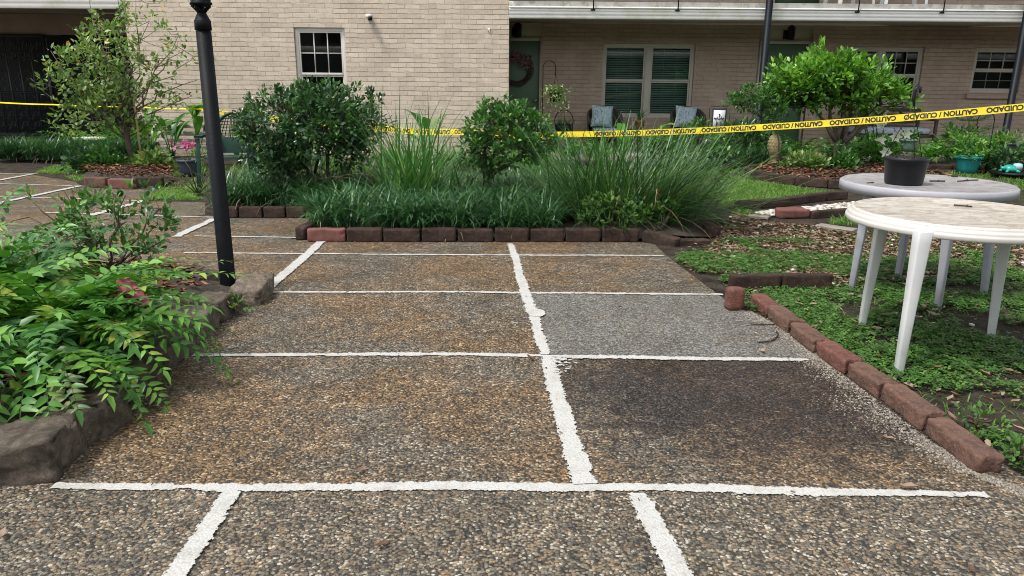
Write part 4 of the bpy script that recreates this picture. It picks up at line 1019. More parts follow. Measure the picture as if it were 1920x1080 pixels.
# ---- liriope masses
def inside_poly(P, x, y):
    P = np.asarray(P); c = np.zeros(len(x), bool)
    for i in range(len(P)):
        a, q = P[i], P[i-1]
        if a[1] == q[1]: continue
        k = ((a[1] > y) != (q[1] > y)) & (x < (q[0]-a[0])*(y-a[1])/(q[1]-a[1])+a[0]); c ^= k
    return c
def scatter(P, n):
    P = np.asarray(P); lo, hi = P.min(0), P.max(0); out = []
    while sum(map(len, out)) < n:
        q = RNG.uniform(lo, hi, (n*2, 2)); out.append(q[inside_poly(P, q[:, 0], q[:, 1])])
    return np.vstack(out)[:n]
def strapbed(name, label, cat, P, ntuft, per, ln, wd, mat, droop=1.7, el=(1.0, 1.5), z=.05, dry=.06, stuffy=True):
    t = MB(); c = scatter(P, ntuft); base = np.repeat(c, per, 0)+RNG.normal(0, .03, (ntuft*per, 2)); n = len(base)
    L = np.repeat(ln*RNG.uniform(.7, 1.15, ntuft), per)*RNG.uniform(.6, 1.1, n)
    tt = np.clip(np.repeat(RNG.normal(.42, .14, ntuft), per)+RNG.normal(0, .17, n), 0, 1)
    b3 = np.column_stack([base, np.full(n, z)])
    t.blades(b3, RNG.uniform(0, 2*PI, n), RNG.uniform(*el, n), L, wd*RNG.uniform(.7, 1.2, n), droop*RNG.uniform(.5, 1.25, n), tt)
    o = t.build(name, mat, None, (c[:, 0].mean(), c[:, 1].mean(), 0))
    stuff(o, label, cat)
    if dry:
        d = MB(); k = int(n*dry); s = RNG.choice(n, k)
        d.blades(b3[s], RNG.uniform(0, 2*PI, k), RNG.uniform(.3, 1.0, k), L[s]*.85, wd*.8, 2.0, RNG.random(k))
        d.build('dry_blades', LM['dry'], o)
    return o
strapbed('liriope_border', 'dark green liriope blades spilling over the front edging of the big planter', 'ground cover', [(-1.7, 6.36), (.3, 6.36), (.5, 6.9), (.2, 7.3), (-1.75, 7.25), (-1.85, 6.8)], 330, 24, .45, .0165, LM['liriope'])
strapbed('liriope_border', 'dark green liriope clump in front of the green chair', 'ground cover', [(-3.0, 7.5), (-2.1, 7.45), (-1.8, 7.8), (-2.0, 8.3), (-3.0, 8.4)], 150, 24, .5, .0165, LM['liriope'])
strapbed('liriope_border', 'dark green liriope strip at the far left before the iron gate', 'ground cover', [(-8.5, 12.2), (-6.1, 12.1), (-5.9, 12.5), (-6.3, 12.8), (-8.6, 12.8)], 320, 26, .46, .016, LM['liriope'])
strapbed('liriope_border', 'dark green liriope tuft behind the clipped shrub stems', 'ground cover', [(-2.0, 7.5), (-.3, 7.4), (.6, 7.6), (.8, 8.6), (-1.8, 8.6)], 300, 24, .5, .013, LM['liriope'], dry=.03)
strapbed('liriope_border', 'dark liriope patch left of the pineapple ornament', 'ground cover', [(3.3, 12.1), (4.25, 12.08), (4.25, 12.8), (3.3, 12.8)], 90, 24, .46, .015, LM['liriope'], dry=.02)

# ---- tall strap grasses
def clump(name, label, cat, c, n, ln, wd, mat, el, droop, spread=.12, dry=.04, az=None, k=7, grp=None):
    b0 = np.array([c[0], c[1], .05]); t = thing(name, label, cat, b0, grp)
    base = b0+np.column_stack([RNG.normal(0, spread, n), RNG.normal(0, spread*.7, n), np.zeros(n)])
    a = RNG.uniform(0, 2*PI, n) if az is None else RNG.uniform(az[0], az[1], n)
    m = MB(); m.blades(base, a, RNG.uniform(*el, n), ln*RNG.uniform(.55, 1.1, n), wd*RNG.uniform(.7, 1.2, n), droop*RNG.uniform(.2, 1.3, n), np.clip(RNG.normal(.45, .2, n), 0, 1), k)
    m.build('blades', mat, t)
    if dry:
        kk = max(3, int(n*dry)); m = MB(); m.blades(base[:kk], RNG.uniform(0, 2*PI, kk), RNG.uniform(.5, 1.3, kk), ln*RNG.uniform(.6, 1, kk), wd*.8, 1.6, RNG.random(kk), k); m.build('dry_blades', LM['dry'], t)
    return t
clump('flax_clump', 'bright green tall sword-leaved clump in the middle of the big planter', 'grass', (-1.0, 7.35), 210, 1.2, .022, LM['flax'], (.8, 1.52), .5)
clump('flax_clump', 'pale grey-green strap clump right of the bright sword-leaved clump', 'grass', (-.55, 7.5), 90, .6, .02, LM['flax'], (.7, 1.45), 1.1)
clump('rush_clump', 'big dark rush clump with fine upright blades at the right of the planter', 'grass', (.95, 7.0), 400, 1.1, .015, LM['rush'], (.8, 1.5), .7, .22)
clump('rush_clump', 'dark rush clump sprawling to the right over the lawn edge', 'grass', (1.3, 6.95), 600, 1.14, .0145, LM['rush'], (.35, 1.25), .8, .22, az=(-1.3, 1.3))
clump('rush_clump', 'dark rush clump leaning left beside the round shrub', 'grass', (.72, 6.9), 330, 1.05, .0125, LM['rush'], (.5, 1.4), .95, .16, az=(1.6, 5.2))
def leafy(name, label, cat, c, h, r, n, size, mat, tmpl='oval', asp=.45, z0=.03, grp=None, up=.6, part='foliage'):
    b0 = np.array([c[0], c[1], z0]); t = thing(name, label, cat, b0, grp)
    st = [limb(b0, b0+[rnd(-r, r)*.7, rnd(-r, r)*.5, h*rnd(.6, .95)], 3, .02) for _ in range(7)]
    trunks(st, .006, .003, t, MT['bark'], 'stems')
    crown([((c[0], c[1], z0+h*.55), (r, r*.8, h*.45))], n, 7, size, mat, t, part, tmpl, asp, .25, up)
    return t
leafy('leafy_plant', 'low ivy-like green plant under the dark rush on the front edging', 'plant', (.85, 6.45), .3, .26, 90, .045, LM['clover'])
leafy('leafy_plant', 'small heart-leaved plant by the sagging edging block', 'plant', (1.3, 6.5), .24, .2, 55, .05, LM['clover'])
leafy('leafy_plant', 'dark bushy vine behind the right end of the rush', 'plant', (1.95, 7.9), .75, .32, 170, .05, LM['holly'])

# ---- holly ferns of the left bed
def frond(m, st, base, az, el, L, droop, pl, npair, tint, jit=.3):
    k = 14; t = np.linspace(0, 1, k+1); e = el-droop*t**1.25; azs = az+rnd(-jit, jit)*t
    step = np.stack([np.cos(azs)*np.cos(e), np.sin(azs)*np.cos(e), np.sin(e)], 1)*L/k
    P = np.array(base)+np.vstack([[0, 0, 0], np.cumsum(step[:-1], 0)])
    st.tube(P, np.linspace(.0032, .001, k+1), 4, .2)
    u = np.linspace(.2, .985, npair)+RNG.normal(0, .008, npair); u = np.clip(u, .1, .99); roll = rnd(-.5, .5)
    for sgn in (-1, 1):
        uu = u+(.4/npair if sgn > 0 else 0); uu = np.minimum(uu, .99)
        q = np.stack([np.interp(uu, t, P[:, i]) for i in range(3)], 1); d = np.stack([np.interp(uu, t, step[:, i]) for i in range(3)], 1); d /= np.linalg.norm(d, axis=1)[:, None]
        s = np.cross(d, [0, 0, 1.0]); s /= np.linalg.norm(s, axis=1)[:, None]+1e-6; nn = np.cross(s, d); s, nn = s*math.cos(roll)+nn*math.sin(roll), nn*math.cos(roll)-s*math.sin(roll)
        ld = sgn*s*.86+d*.5+nn*RNG.uniform(-.2, .25, (npair, 1)); sz = pl*np.minimum(1, .62+uu*1.2)*np.clip(1.18-uu, .12, 1)**.62*RNG.uniform(.72, 1.15, npair)
        m.leaves(q, ld, nn+RNG.normal(0, .22, (npair, 3))*1.5, sz*1.05, sz*RNG.uniform(.34, .48, npair), np.clip(tint+RNG.normal(0, .1, npair), 0, 1), 'lance')
    m.leaves(P[-1:], step[-1:], [[0, 0, 1]], [pl*.6], [pl*.22], tint, 'lance')
def fern(label, c, n, L, el, droop, pl, npair, mat, az=(0, 2*PI), z=.1, tint=.45, name='holly_fern', grp='holly ferns of the left bed', dry=0):
    b0 = np.array([c[0], c[1], z]); t = thing(name, label, 'fern', b0, grp); m = MB(); s = MB(); md = MB()
    for i in range(n):
        a = az[0]+(az[1]-az[0])*(i+rnd(-.4, .4))/n
        frond(md if rnd(0, 1) < dry else m, s, b0+[rnd(-.05, .05), rnd(-.05, .05), 0], a, rnd(*el), L*rnd(.7, 1.12), droop*rnd(.75, 1.25), pl*rnd(.85, 1.12), npair, np.clip(tint+rnd(-.25, .3), 0, 1))
    m.build('fronds', mat, t); s.build('stems', LM['fern'], t)
    if md.n: md.build('faded_fronds', LM['ferndry'], t)
    return t
F_ = LM['fern']
fern('tall bright fern at the left edge with upright fronds', (-2.95, 3.7), 20, .78, (.5, 1.2), .95, .15, 15, F_, z=.12, tint=.72)
fern('broad dark green fern in the middle of the fern mass', (-2.72, 3.6), 22, .82, (.45, 1.2), .85, .14, 15, F_, z=.14, tint=.5)
fern('fern spreading long fronds over the mulch near the pink leaf', (-2.3, 3.36), 24, .76, (.4, 1.15), .8, .125, 17, F_, z=.16, tint=.64)
fern('fern drooping over the stone edging onto the paving', (-1.96, 3.02), 24, .76, (.35, 1.0), 1.3, .125, 14, F_, az=(-1.7, 1.6), z=.18, tint=.6, dry=.14)
fern('dark fern behind the near corner stones', (-2.45, 3.0), 18, .72, (.35, 1.05), .9, .14, 14, F_, z=.14, tint=.5)
fern('small bright fern at the near left edge', (-2.3, 2.62), 14, .48, (.3, 1.0), .9, .135, 13, F_, z=.14, tint=.85)
fern('shaded fern at the far left edge', (-3.05, 3.1), 18, .95, (.5, 1.2), .9, .145, 14, F_, z=.12, tint=.55)
fern('low fern tucked behind the stones with yellowing tips', (-1.88, 2.8), 14, .62, (.3, .9), 2.0, .12, 14, F_, az=(-1.5, 1.5), z=.16, tint=.64, dry=.16)
fern('fern at the back of the fern mass beside the leafy shrub', (-3.3, 4.05), 15, .52, (.4, 1.05), .9, .12, 15, F_, z=.12, tint=.6)
fern('glossy fern leaning right over the middle stones', (-2.06, 3.2), 18, .68, (.35, 1.0), 1.0, .125, 14, F_, az=(-1.2, 1.4), z=.2, tint=.6, dry=.05)
fern('fern with long arching fronds behind the corner fern', (-2.62, 3.3), 18, .82, (.45, 1.15), .9, .14, 15, F_, z=.14, tint=.6)
# a shrub with whorled leaves behind
b0 = np.array([-2.62, 4.62, .1])
t = thing('open_shrub', 'open twiggy shrub with small green leaves in the mulch by the lamp post', 'shrub', b0)
st = [limb(b0, b0+[x, y, z], 5, .03) for x, y, z in ((-.42, 0, .5), (-.25, .1, .52), (-.08, -.1, .55), (.08, .1, .5), (.22, -.05, .52), (.38, .05, .42), (.45, -.1, .25), (-.5, .1, .35), (.3, .15, .3), (0, -.2, .4))]
trunks(st, .009, .003, t, MT['bark'])
crown([((b0[0]-.25, b0[1], .42), (.34, .3, .22)), ((b0[0]+.2, b0[1], .42), (.32, .3, .24)), ((b0[0], b0[1], .28), (.45, .34, .18))], 210, 8, .048, LM['azalea'], t, shell=.4, twigs=st, up=.6, tw_r=.0025)
def caladium(label, c, leaves_, z=.1):
    b0 = np.array([c[0], c[1], z]); t = thing('caladium', label, 'plant', b0, 'pink caladiums of the left bed')
    m = MB(); s = MB()
    for px, py, Y, L, d in leaves_:
        q = V(px, py, Y); s.tube([b0, (b0+q)/2+[0, 0, .04], q], .003, 5, .3)
        an = np.linspace(0, 2*PI, 18, endpoint=False); rr = 1-.3*np.exp(-((an-PI)/.35)**2)+.42*np.exp(-(((an+PI) % (2*PI)-PI)/.45)**2)
        D = np.array(d, float); D /= np.linalg.norm(D); X = np.cross(D, [0, -.5, 1.0]); X /= np.linalg.norm(X); N = np.cross(X, D)
        v = [q]+[q+(D*math.cos(a)*r+X*math.sin(a)*r*.72)*L*.5+N*(.06*L*math.sin(3*a)-.05*L*r) for a, r in zip(an, rr)]
        m.add(v, [[(0, 1+i, 1+(i+1) % 18) for i in range(18)]], [rnd(.6, 1)]+[rnd(.0, .7) for _ in an])
    m.build('leaves', LM['caladium'], t); s.build('stems', LM['caladium'], t)
caladium('deep pink caladium leaf among the ferns beside the mulch', (-1.98, 3.5), [(236, 534, 3.22, .095, (.25, -.15, -.6)), (254, 546, 3.2, .08, (.6, -.2, -.5)), (224, 552, 3.2, .075, (-.5, -.2, -.5)), (264, 560, 3.2, .08, (.6, -.2, -.3))])
caladium('pale pink caladium leaves on thin stalks above the ferns at the back', (-3.3, 4.95), [(118, 402, 4.95, .13, (.25, -.2, .8)), (140, 418, 4.9, .08, (.4, -.3, -.6)), (141, 428, 4.88, .06, (.2, -.3, -.6))])

# ---- litter, mulch, clover, lawn
def litter(name, label, P, n, size, mat, z=.01, cat='leaves', asp=.5, curl='curl', zfun=None, dens=None, lift=.35, tint=None):
    c = scatter(P, n)
    if dens is not None:
        k = np.array([mnoise.noise(Vector((p[0]*dens, p[1]*dens, 5))) for p in c]); c = c[k > -.05+RNG.normal(0, .15, len(c))]
    n = len(c); m = MB(); a = RNG.uniform(0, 2*PI, n)
    d = np.column_stack([np.cos(a), np.sin(a), RNG.normal(0, lift*.5, n)]); nn = RNG.normal(0, lift, (n, 3))+[0, 0, 1]
    zz = np.full(n, z) if zfun is None else np.array([zfun(x, y) for x, y in c]); zz = zz+RNG.uniform(0, .02, n)
    s = size*RNG.uniform(.5, 1.3, n)
    m.leaves(np.column_stack([c, zz]), d, nn, s, s*asp, RNG.random(n) if tint is None else np.clip(RNG.normal(tint, .2, n), 0, 1), curl)
    return stuff(m.build(name, mat, None, (c[:, 0].mean(), c[:, 1].mean(), 0)), label, cat)
litter('mulch', 'reddish bark mulch and leaves covering the fern bed', [(-1.85, 2.35), (-1.86, 4.45), (-2.2, 4.75), (-3.4, 5.05), (-4.4, 4.5), (-4.4, 2.6), (-2.3, 2.3)], 3600, .06, LM['mulch'], .13, 'mulch', .32)
litter('mulch', 'bark mulch mounded round the sparse tree', tp, 900, .07, LM['mulch'], .12, 'mulch', .35)
litter('mulch', 'bark mulch inside the edged ring of the dense tree', RING, 1500, .08, LM['mulch'], .1, 'mulch', .35)
LIT = [tuple(G(*p)[:2]) for p in [(1290, 510), (1350, 435), (1372, 402), (1420, 415), (1600, 440), (1960, 420), (1990, 520), (1720, 530), (1560, 540), (1430, 530)]]
litter('leaf_litter', 'brown dead leaves lying under the tables and across the bare lawn', LIT, 7500, .046, LM['litter'], .006, 'leaves', .42, tint=.62)
LAWN_N = [(1.42, 4.3), (1.62, 3.4), (1.74, 2.4), (1.8, 2.2), (3.2, 2.05), (4.6, 2.6), (5.2, 4.2), (4.2, 5.2), (2.6, 5.6), (1.5, 6.1), (1.25, 5.6), (1.4, 4.8)]
litter('leaf_litter', 'scattered dead leaves among the clover by the brick row', LAWN_N, 1000, .05, LM['litter'], .014, 'leaves', .42, tint=.6)
def clover(P, n, size, label, f=1.6, th=-.12, z=.012, hgt=.03, mat='clover', near=None):
    c = scatter(P, n); k = np.array([mnoise.noise(Vector((p[0]*f, p[1]*f, 2)))+.5*mnoise.noise(Vector((p[0]*f*3, p[1]*f*3, 7))) for p in c])
    c = c[k > th+RNG.normal(0, .1, len(c))]; n = len(c); a = RNG.uniform(0, 2*PI, n)
    m = MB(); m.leaves(np.column_stack([c, z+RNG.uniform(0, hgt, n)]), np.column_stack([np.cos(a), np.sin(a), RNG.normal(0, .2, n)]), RNG.normal(0, .25, (n, 3))+[0, 0, 1], size*RNG.uniform(.6, 1.25, n), size*RNG.uniform(.6, 1.25, n), np.clip(RNG.normal(.45, .22, n), 0, 1), 'trefoil')
    return stuff(m.build('clover', LM[mat], None, (c[:, 0].mean(), c[:, 1].mean(), 0)), label, 'ground cover')
clover([(1.6, 4.25), (1.66, 3.4), (1.78, 2.55), (2.2, 2.35), (3.2, 2.5), (4.2, 3.2), (4.0, 4.3), (2.6, 4.75), (1.6, 4.6)], 21000, .029, 'low green clover carpet beneath the white table', th=-.2)
clover(LAWN_N, 17000, .027, 'patchy clover around the tables and brick row', th=-.06)
clover([(1.25, 5.5), (1.4, 4.8), (2.6, 4.75), (3.6, 5.0), (4.0, 5.8), (2.5, 6.3), (1.7, 6.3)], 18000, .028, 'patchy clover in front of the leaf litter', th=-.1)
def turf(P, n, label, ln=.07, th=-.25, tint=.5):
    c = scatter(P, n); k = np.array([mnoise.noise(Vector((p[0]*1.2, p[1]*1.2, 9)))+.4*mnoise.noise(Vector((p[0]*5, p[1]*5, 7))) for p in c]); c = c[k > th]; n = len(c)
    m = MB(); m.blades(np.column_stack([c, np.zeros(n)]), RNG.uniform(0, 2*PI, n), RNG.uniform(.5, 1.4, n), ln*RNG.uniform(.5, 1.2, n), .009, 1.0, np.clip(RNG.normal(tint, .2, n), 0, 1), 2)
    return stuff(m.build('lawn_grass', LM['grass'], None, (c[:, 0].mean(), c[:, 1].mean(), 0)), label, 'grass')
turf([(1.9, 8.3), (2.6, 8.3), (3.6, 8.9), (4.2, 9.2), (3.3, 10.6), (3.6, 11.9), (2.4, 11.9), (.5, 11.9), (.8, 9.0)], 26000, 'bright lawn grass behind the rush clumps', tint=.55)
turf([(4.0, 9.3), (6.6, 9.0), (9.5, 11.0), (9.0, 11.9), (3.5, 11.9), (3.4, 10.6), (6.4, 11.6), (6.3, 10.3)], 12000, 'lawn grass round the edged tree ring', tint=.5)
turf([(2.3, 7.5), (2.9, 7.2), (4.4, 6.8), (5.5, 7.4), (5.2, 9.0), (4.2, 8.6), (3.9, 8.0), (3.0, 7.3), (2.4, 8.0)], 9000, 'thin lawn grass between the shell bed and the tables', th=0, tint=.45)
turf([tuple(G(*p)[:2]) for p in ((65, 326), (150, 341), (160, 335), (200, 318), (300, 312), (385, 318), (385, 305), (240, 310), (100, 312))], 7000, 'bright strip of grass along the paving by the sparse tree', .06, tint=.65)
turf([tuple(G(*p)[:2]) for p in ((270, 376), (380, 376), (383, 350), (330, 352), (300, 358))], 3000, 'small patch of grass beside the lamp post', .07, tint=.6)
turf([(-5.4, 9.6), (-3.0, 8.8), (.6, 8.9), (.4, 12.1), (-5.4, 12.0)], 9000, 'grass glimpsed behind the planter shrubs', .09, tint=.6)
# pale shells and stones
m = MB(); c = scatter([tuple(G(*p)[:2]) for p in ((1412, 402), (1470, 398), (1600, 383), (1600, 400), (1520, 404), (1440, 408))], 420)
for p in c: m.rbox((rnd(.03, .07), rnd(.02, .05), rnd(.015, .03)), (p[0], p[1], .02+rnd(0, .015)), rnd(0, 6), r=.012, amp=.004, seed=rnd(0, 50), n=2, tint=rnd(0, 1))
SHELL = leafmat('shell_stone', [(0, (.2, .16, .12)), (.5, (.45, .41, .35)), (1, (.68, .66, .62))], .7, 0)
stuff(m.build('shells', SHELL, None, (c[:, 0].mean(), c[:, 1].mean(), 0)), 'pale shells and pebbles filling the narrow edged bed', 'shells')
m = MB(); c = np.vstack([scatter(LIT, 150), scatter(LAWN_N, 26)])
for p in c: m.rbox((rnd(.02, .06), rnd(.02, .04), rnd(.012, .022)), (p[0], p[1], .012), rnd(0, 6), r=.01, amp=.004, seed=rnd(0, 50), n=2, tint=rnd(.2, 1))
stuff(m.build('shells', SHELL, None, (c[:, 0].mean(), c[:, 1].mean(), 0)), 'odd white pebbles scattered among the dead leaves', 'shells')
# gritty sand washed against the brick row
m = MB(); E_ = []
ctl = [((1.36, 4.2), .03), ((1.44, 3.95), .05), ((1.45, 3.6), .07), ((1.47, 3.3), .08), ((1.50, 2.9), .09), ((1.52, 2.55), .09), ((1.58, 2.3), .05), ((1.7, 2.16), .04)]
ss = np.linspace(0, 1, 90); cx = np.interp(ss, np.linspace(0, 1, 8), [p[0][0] for p in ctl]); cy = np.interp(ss, np.linspace(0, 1, 8), [p[0][1] for p in ctl]); cw = np.interp(ss, np.linspace(0, 1, 8), [p[1] for p in ctl])
for i in range(6500):
    k = random.randint(0, 89); wn_ = .35+1.1*max(0, mnoise.noise(Vector((cy[k]*5, 3, 1)))+.45); u = abs(random.gauss(0, .62)); r = rnd(.0014, .0045)
    x = cx[k]+.075-u*cw[k]*1.5*wn_; y = cy[k]+rnd(-.02, .02)
    m.add([(x-r, y-r, .004), (x+r, y-r*.6, .004), (x+r*.7, y+r, .004), (x-r*.8, y+r*.8, .004), (x, y, .004+r*.9)], [[(0, 1, 4), (1, 2, 4), (2, 3, 4), (3, 0, 4)]], rnd(0, 1))
stuff(m.build('sand', leafmat('sand_grain', [(0, (.07, .06, .05)), (.6, (.2, .175, .14)), (1, (.36, .32, .27))], .9, 0), None, (1.5, 3.2, 0)), 'pale grit washed up along the foot of the brick row', 'sand')
# single fallen leaves on the paving
LVS = [((1722, 916), .075, .7, 'orange-brown dead leaf lying on the white line at the right'), ((732, 1016), .05, .35, 'small red-brown leaf on the near paving below the long white line'), ((1000, 676), .06, .25, 'dark red leaf by the crossing of white lines'), ((668, 885), .04, .5, 'tiny orange leaf above the long white line'), ((4, 996), .05, .7, 'orange leaf at the bottom left edge of the photo'), ((1426, 656), .05, .75, 'tan leaf on the grey paving by the brick row'), ((1348, 643), .04, .7, 'small tan leaf in the middle of the grey paving'), ((1680, 826), .05, .65, 'orange leaf near the row of bricks on dark paving'), ((1815, 1062), .04, .3, 'reddish leaf at the bottom right corner'), ((1460, 568), .035, .6, 'small tan leaf beside the upright block')]
for p, s, tn, lab in LVS:
    q = G(*p, .012); m = MB(); a = rnd(0, 6); m.leaves([q], [[math.cos(a), math.sin(a), .05]], [[rnd(-.2, .2), rnd(-.2, .2), 1]], [s], [s*.5], tn, 'curl')
    tag(m.build('fallen_leaf', LM['litter'], None, tuple(q)), lab, 'leaf', 'single leaves fallen on the paving')

n = 620; c = np.column_stack([RNG.uniform(-3.0, 1.6, n), 1.2+RNG.random(n)**1.3*5.0]); e = RNG.random(n) < .35; c[e, 0] = np.where(RNG.random(e.sum()) < .5, -1.5+RNG.exponential(.05, e.sum()), 1.5-(c[e, 1]-2.2)*.06-RNG.exponential(.08, e.sum()))
a = RNG.uniform(0, 2*PI, n); m = MB(); s_ = RNG.uniform(.008, .026, n)
m.leaves(np.column_stack([c, np.full(n, .0145)]), np.column_stack([np.cos(a), np.sin(a), RNG.normal(0, .1, n)]), RNG.normal(0, .2, (n, 3))+[0, 0, 1], s_, s_*RNG.uniform(.2, .6, n), RNG.random(n), 'curl')
stuff(m.build('leaf_debris', LM['litter'], None, (0, 3, 0)), 'crumbs of leaf and bark strewn over the paving', 'debris')

for px, py, h, r, lab in ((440, 596, .07, .09, 'small green weed growing at the foot of the rough stones'), (612, 0, 0, 0, ''), (1906, 876, .05, .05, 'tiny green weed at the right edge beside the nearest brick'), (1830, 815, .05, .10, 'tuft of weeds behind the nearest brick')):
    if h: q = G(px, py); leafy('weed', lab, 'plant', (q[0], q[1]), h, r, 14, .026, LM['clover'])

turf(LAWN_N, 6000, 'sparse grass blades among the clover by the tables', .045, th=-.05, tint=.35)
turf(LIT, 5000, 'sparse grass blades poking through the leaf litter', .05, th=-.1, tint=.4)

turf([(4.3, 3.0), (9, 2.5), (10, 9.5), (6.2, 9.2), (5.4, 7.2), (5.0, 5.2)], 12000, 'thin lawn grass to the right of the tables', .07, th=-.2, tint=.45)
# ================================================================ PORCH AND GARDEN OBJECTS
PF = .09
# ---- green plastic armchair (a white pair stands on the balcony)
def plastic_chair(label, mat, loc, rz, name='plastic_chair', grp=None):
    t = thing(name, label, 'chair', loc, grp, rz)
    def part(n, m): m.build(n, mat, t, local=True, bevel=.004)
    m = MB(); m.add([(-.24, -.25, .43), (.24, -.25, .43), (.21, .2, .40), (-.21, .2, .40), (-.24, -.27, .39), (.24, -.27, .39), (.21, .2, .375), (-.21, .2, .375)], [[(0, 1, 2, 3), (7, 6, 5, 4), (0, 4, 5, 1), (1, 5, 6, 2), (2, 6, 7, 3), (3, 7, 4, 0)]]); part('seat', m)
    for sx in (-1, 1):
        m = MB(); m.add([(sx*x, y, z) for z, k in ((.66, .0), (0, .03)) for x, y in ((.27+k, -.27-k), (.325+k, -.25-k), (.31+k, -.19-k), (.29+k, -.21-k))], [[(0, 1, 5, 4), (1, 2, 6, 5), (2, 3, 7, 6), (3, 0, 4, 7), (0, 3, 2, 1), (4, 5, 6, 7)]]); part('leg', m)
        m = MB(); m.add([(sx*x, y, z) for z, k in ((.42, .0), (0, .05)) for x, y in ((.2+k, .2+k), (.27+k, .18+k), (.26+k, .25+k), (.22+k, .26+k))], [[(0, 1, 5, 4), (1, 2, 6, 5), (2, 3, 7, 6), (3, 0, 4, 7), (0, 3, 2, 1), (4, 5, 6, 7)]]); part('leg', m)
        m = MB(); m.add([(sx*x, y, z) for x, y, z in ((.255, -.28, .665), (.335, -.28, .665), (.33, .0, .675), (.27, .24, .69), (.22, .22, .69), (.26, .0, .675))]+[(sx*x, y, z-.03) for x, y, z in ((.255, -.28, .665), (.335, -.28, .665), (.33, .0, .675), (.27, .24, .69), (.22, .22, .69), (.26, .0, .675))],
                       [[(i, (i+1) % 6, 6+(i+1) % 6, 6+i) for i in range(6)], [(0, 1, 2, 5), (2, 3, 4, 5), (6, 11, 8, 7), (8, 11, 10, 9)]]); part('armrest', m)
    yb = lambda z: .21+(z-.4)*.2
    m = MB(); an = np.linspace(0, PI, 15)
    arch = [(-.23, yb(.42), .42), (-.245, yb(.6), .6)]+[(-.24*math.cos(a), yb(.68+.24*math.sin(a)), .68+.24*math.sin(a)) for a in an]+[(.245, yb(.6), .6), (.23, yb(.42), .42)]
    m.tube(arch, .021, 6); part('back_frame', m)
    m = MB()
    m.add([(-.23, yb(.42)+.0, .42), (.23, yb(.42), .42), (.235, yb(.62), .62), (-.235, yb(.62), .62)]+[(-.23, yb(.42)+.012, .42), (.23, yb(.42)+.012, .42), (.235, yb(.62)+.012, .62), (-.235, yb(.62)+.012, .62)], [[(0, 1, 2, 3), (7, 6, 5, 4), (3, 2, 6, 7)]])
    for i in range(6):
        z = .66+i*.038; w_ = math.sqrt(max(.01, .24**2-max(0, z-.68)**2))
        m.tube([(-w_, yb(z), z), (0, yb(z)+.012, z-.006), (w_, yb(z), z)], .007, 4)
    for s in (-1, 1):
        for i in range(7):
            x0 = s*(.235-.05*i); x1 = s*(.30-.085*i*.9)*1.0
            z1 = .68+math.sqrt(max(0, .0576-min(.23, abs(x0*.55))**2)); m.tube([(x0, yb(.62), .62), (x0*.55, yb(z1), z1)], .007, 4)
    part('back_lattice', m)
    return t
cx_ = V(430, 300, 9.35)
plastic_chair('green plastic garden armchair with lattice back behind the lamp post', MT['green_plastic'], (cx_[0], 9.42, 0), .06)
for i, px in enumerate((1580, 1680)):
    x = V(px, 5, 14.2)[0]; plastic_chair(['left white plastic chair on the balcony, only its legs showing', 'right white plastic chair on the balcony, only its legs showing'][i], MT['white_plastic'], (x, 14.0, sz1), .2-.4*i, grp='white chairs on the balcony')

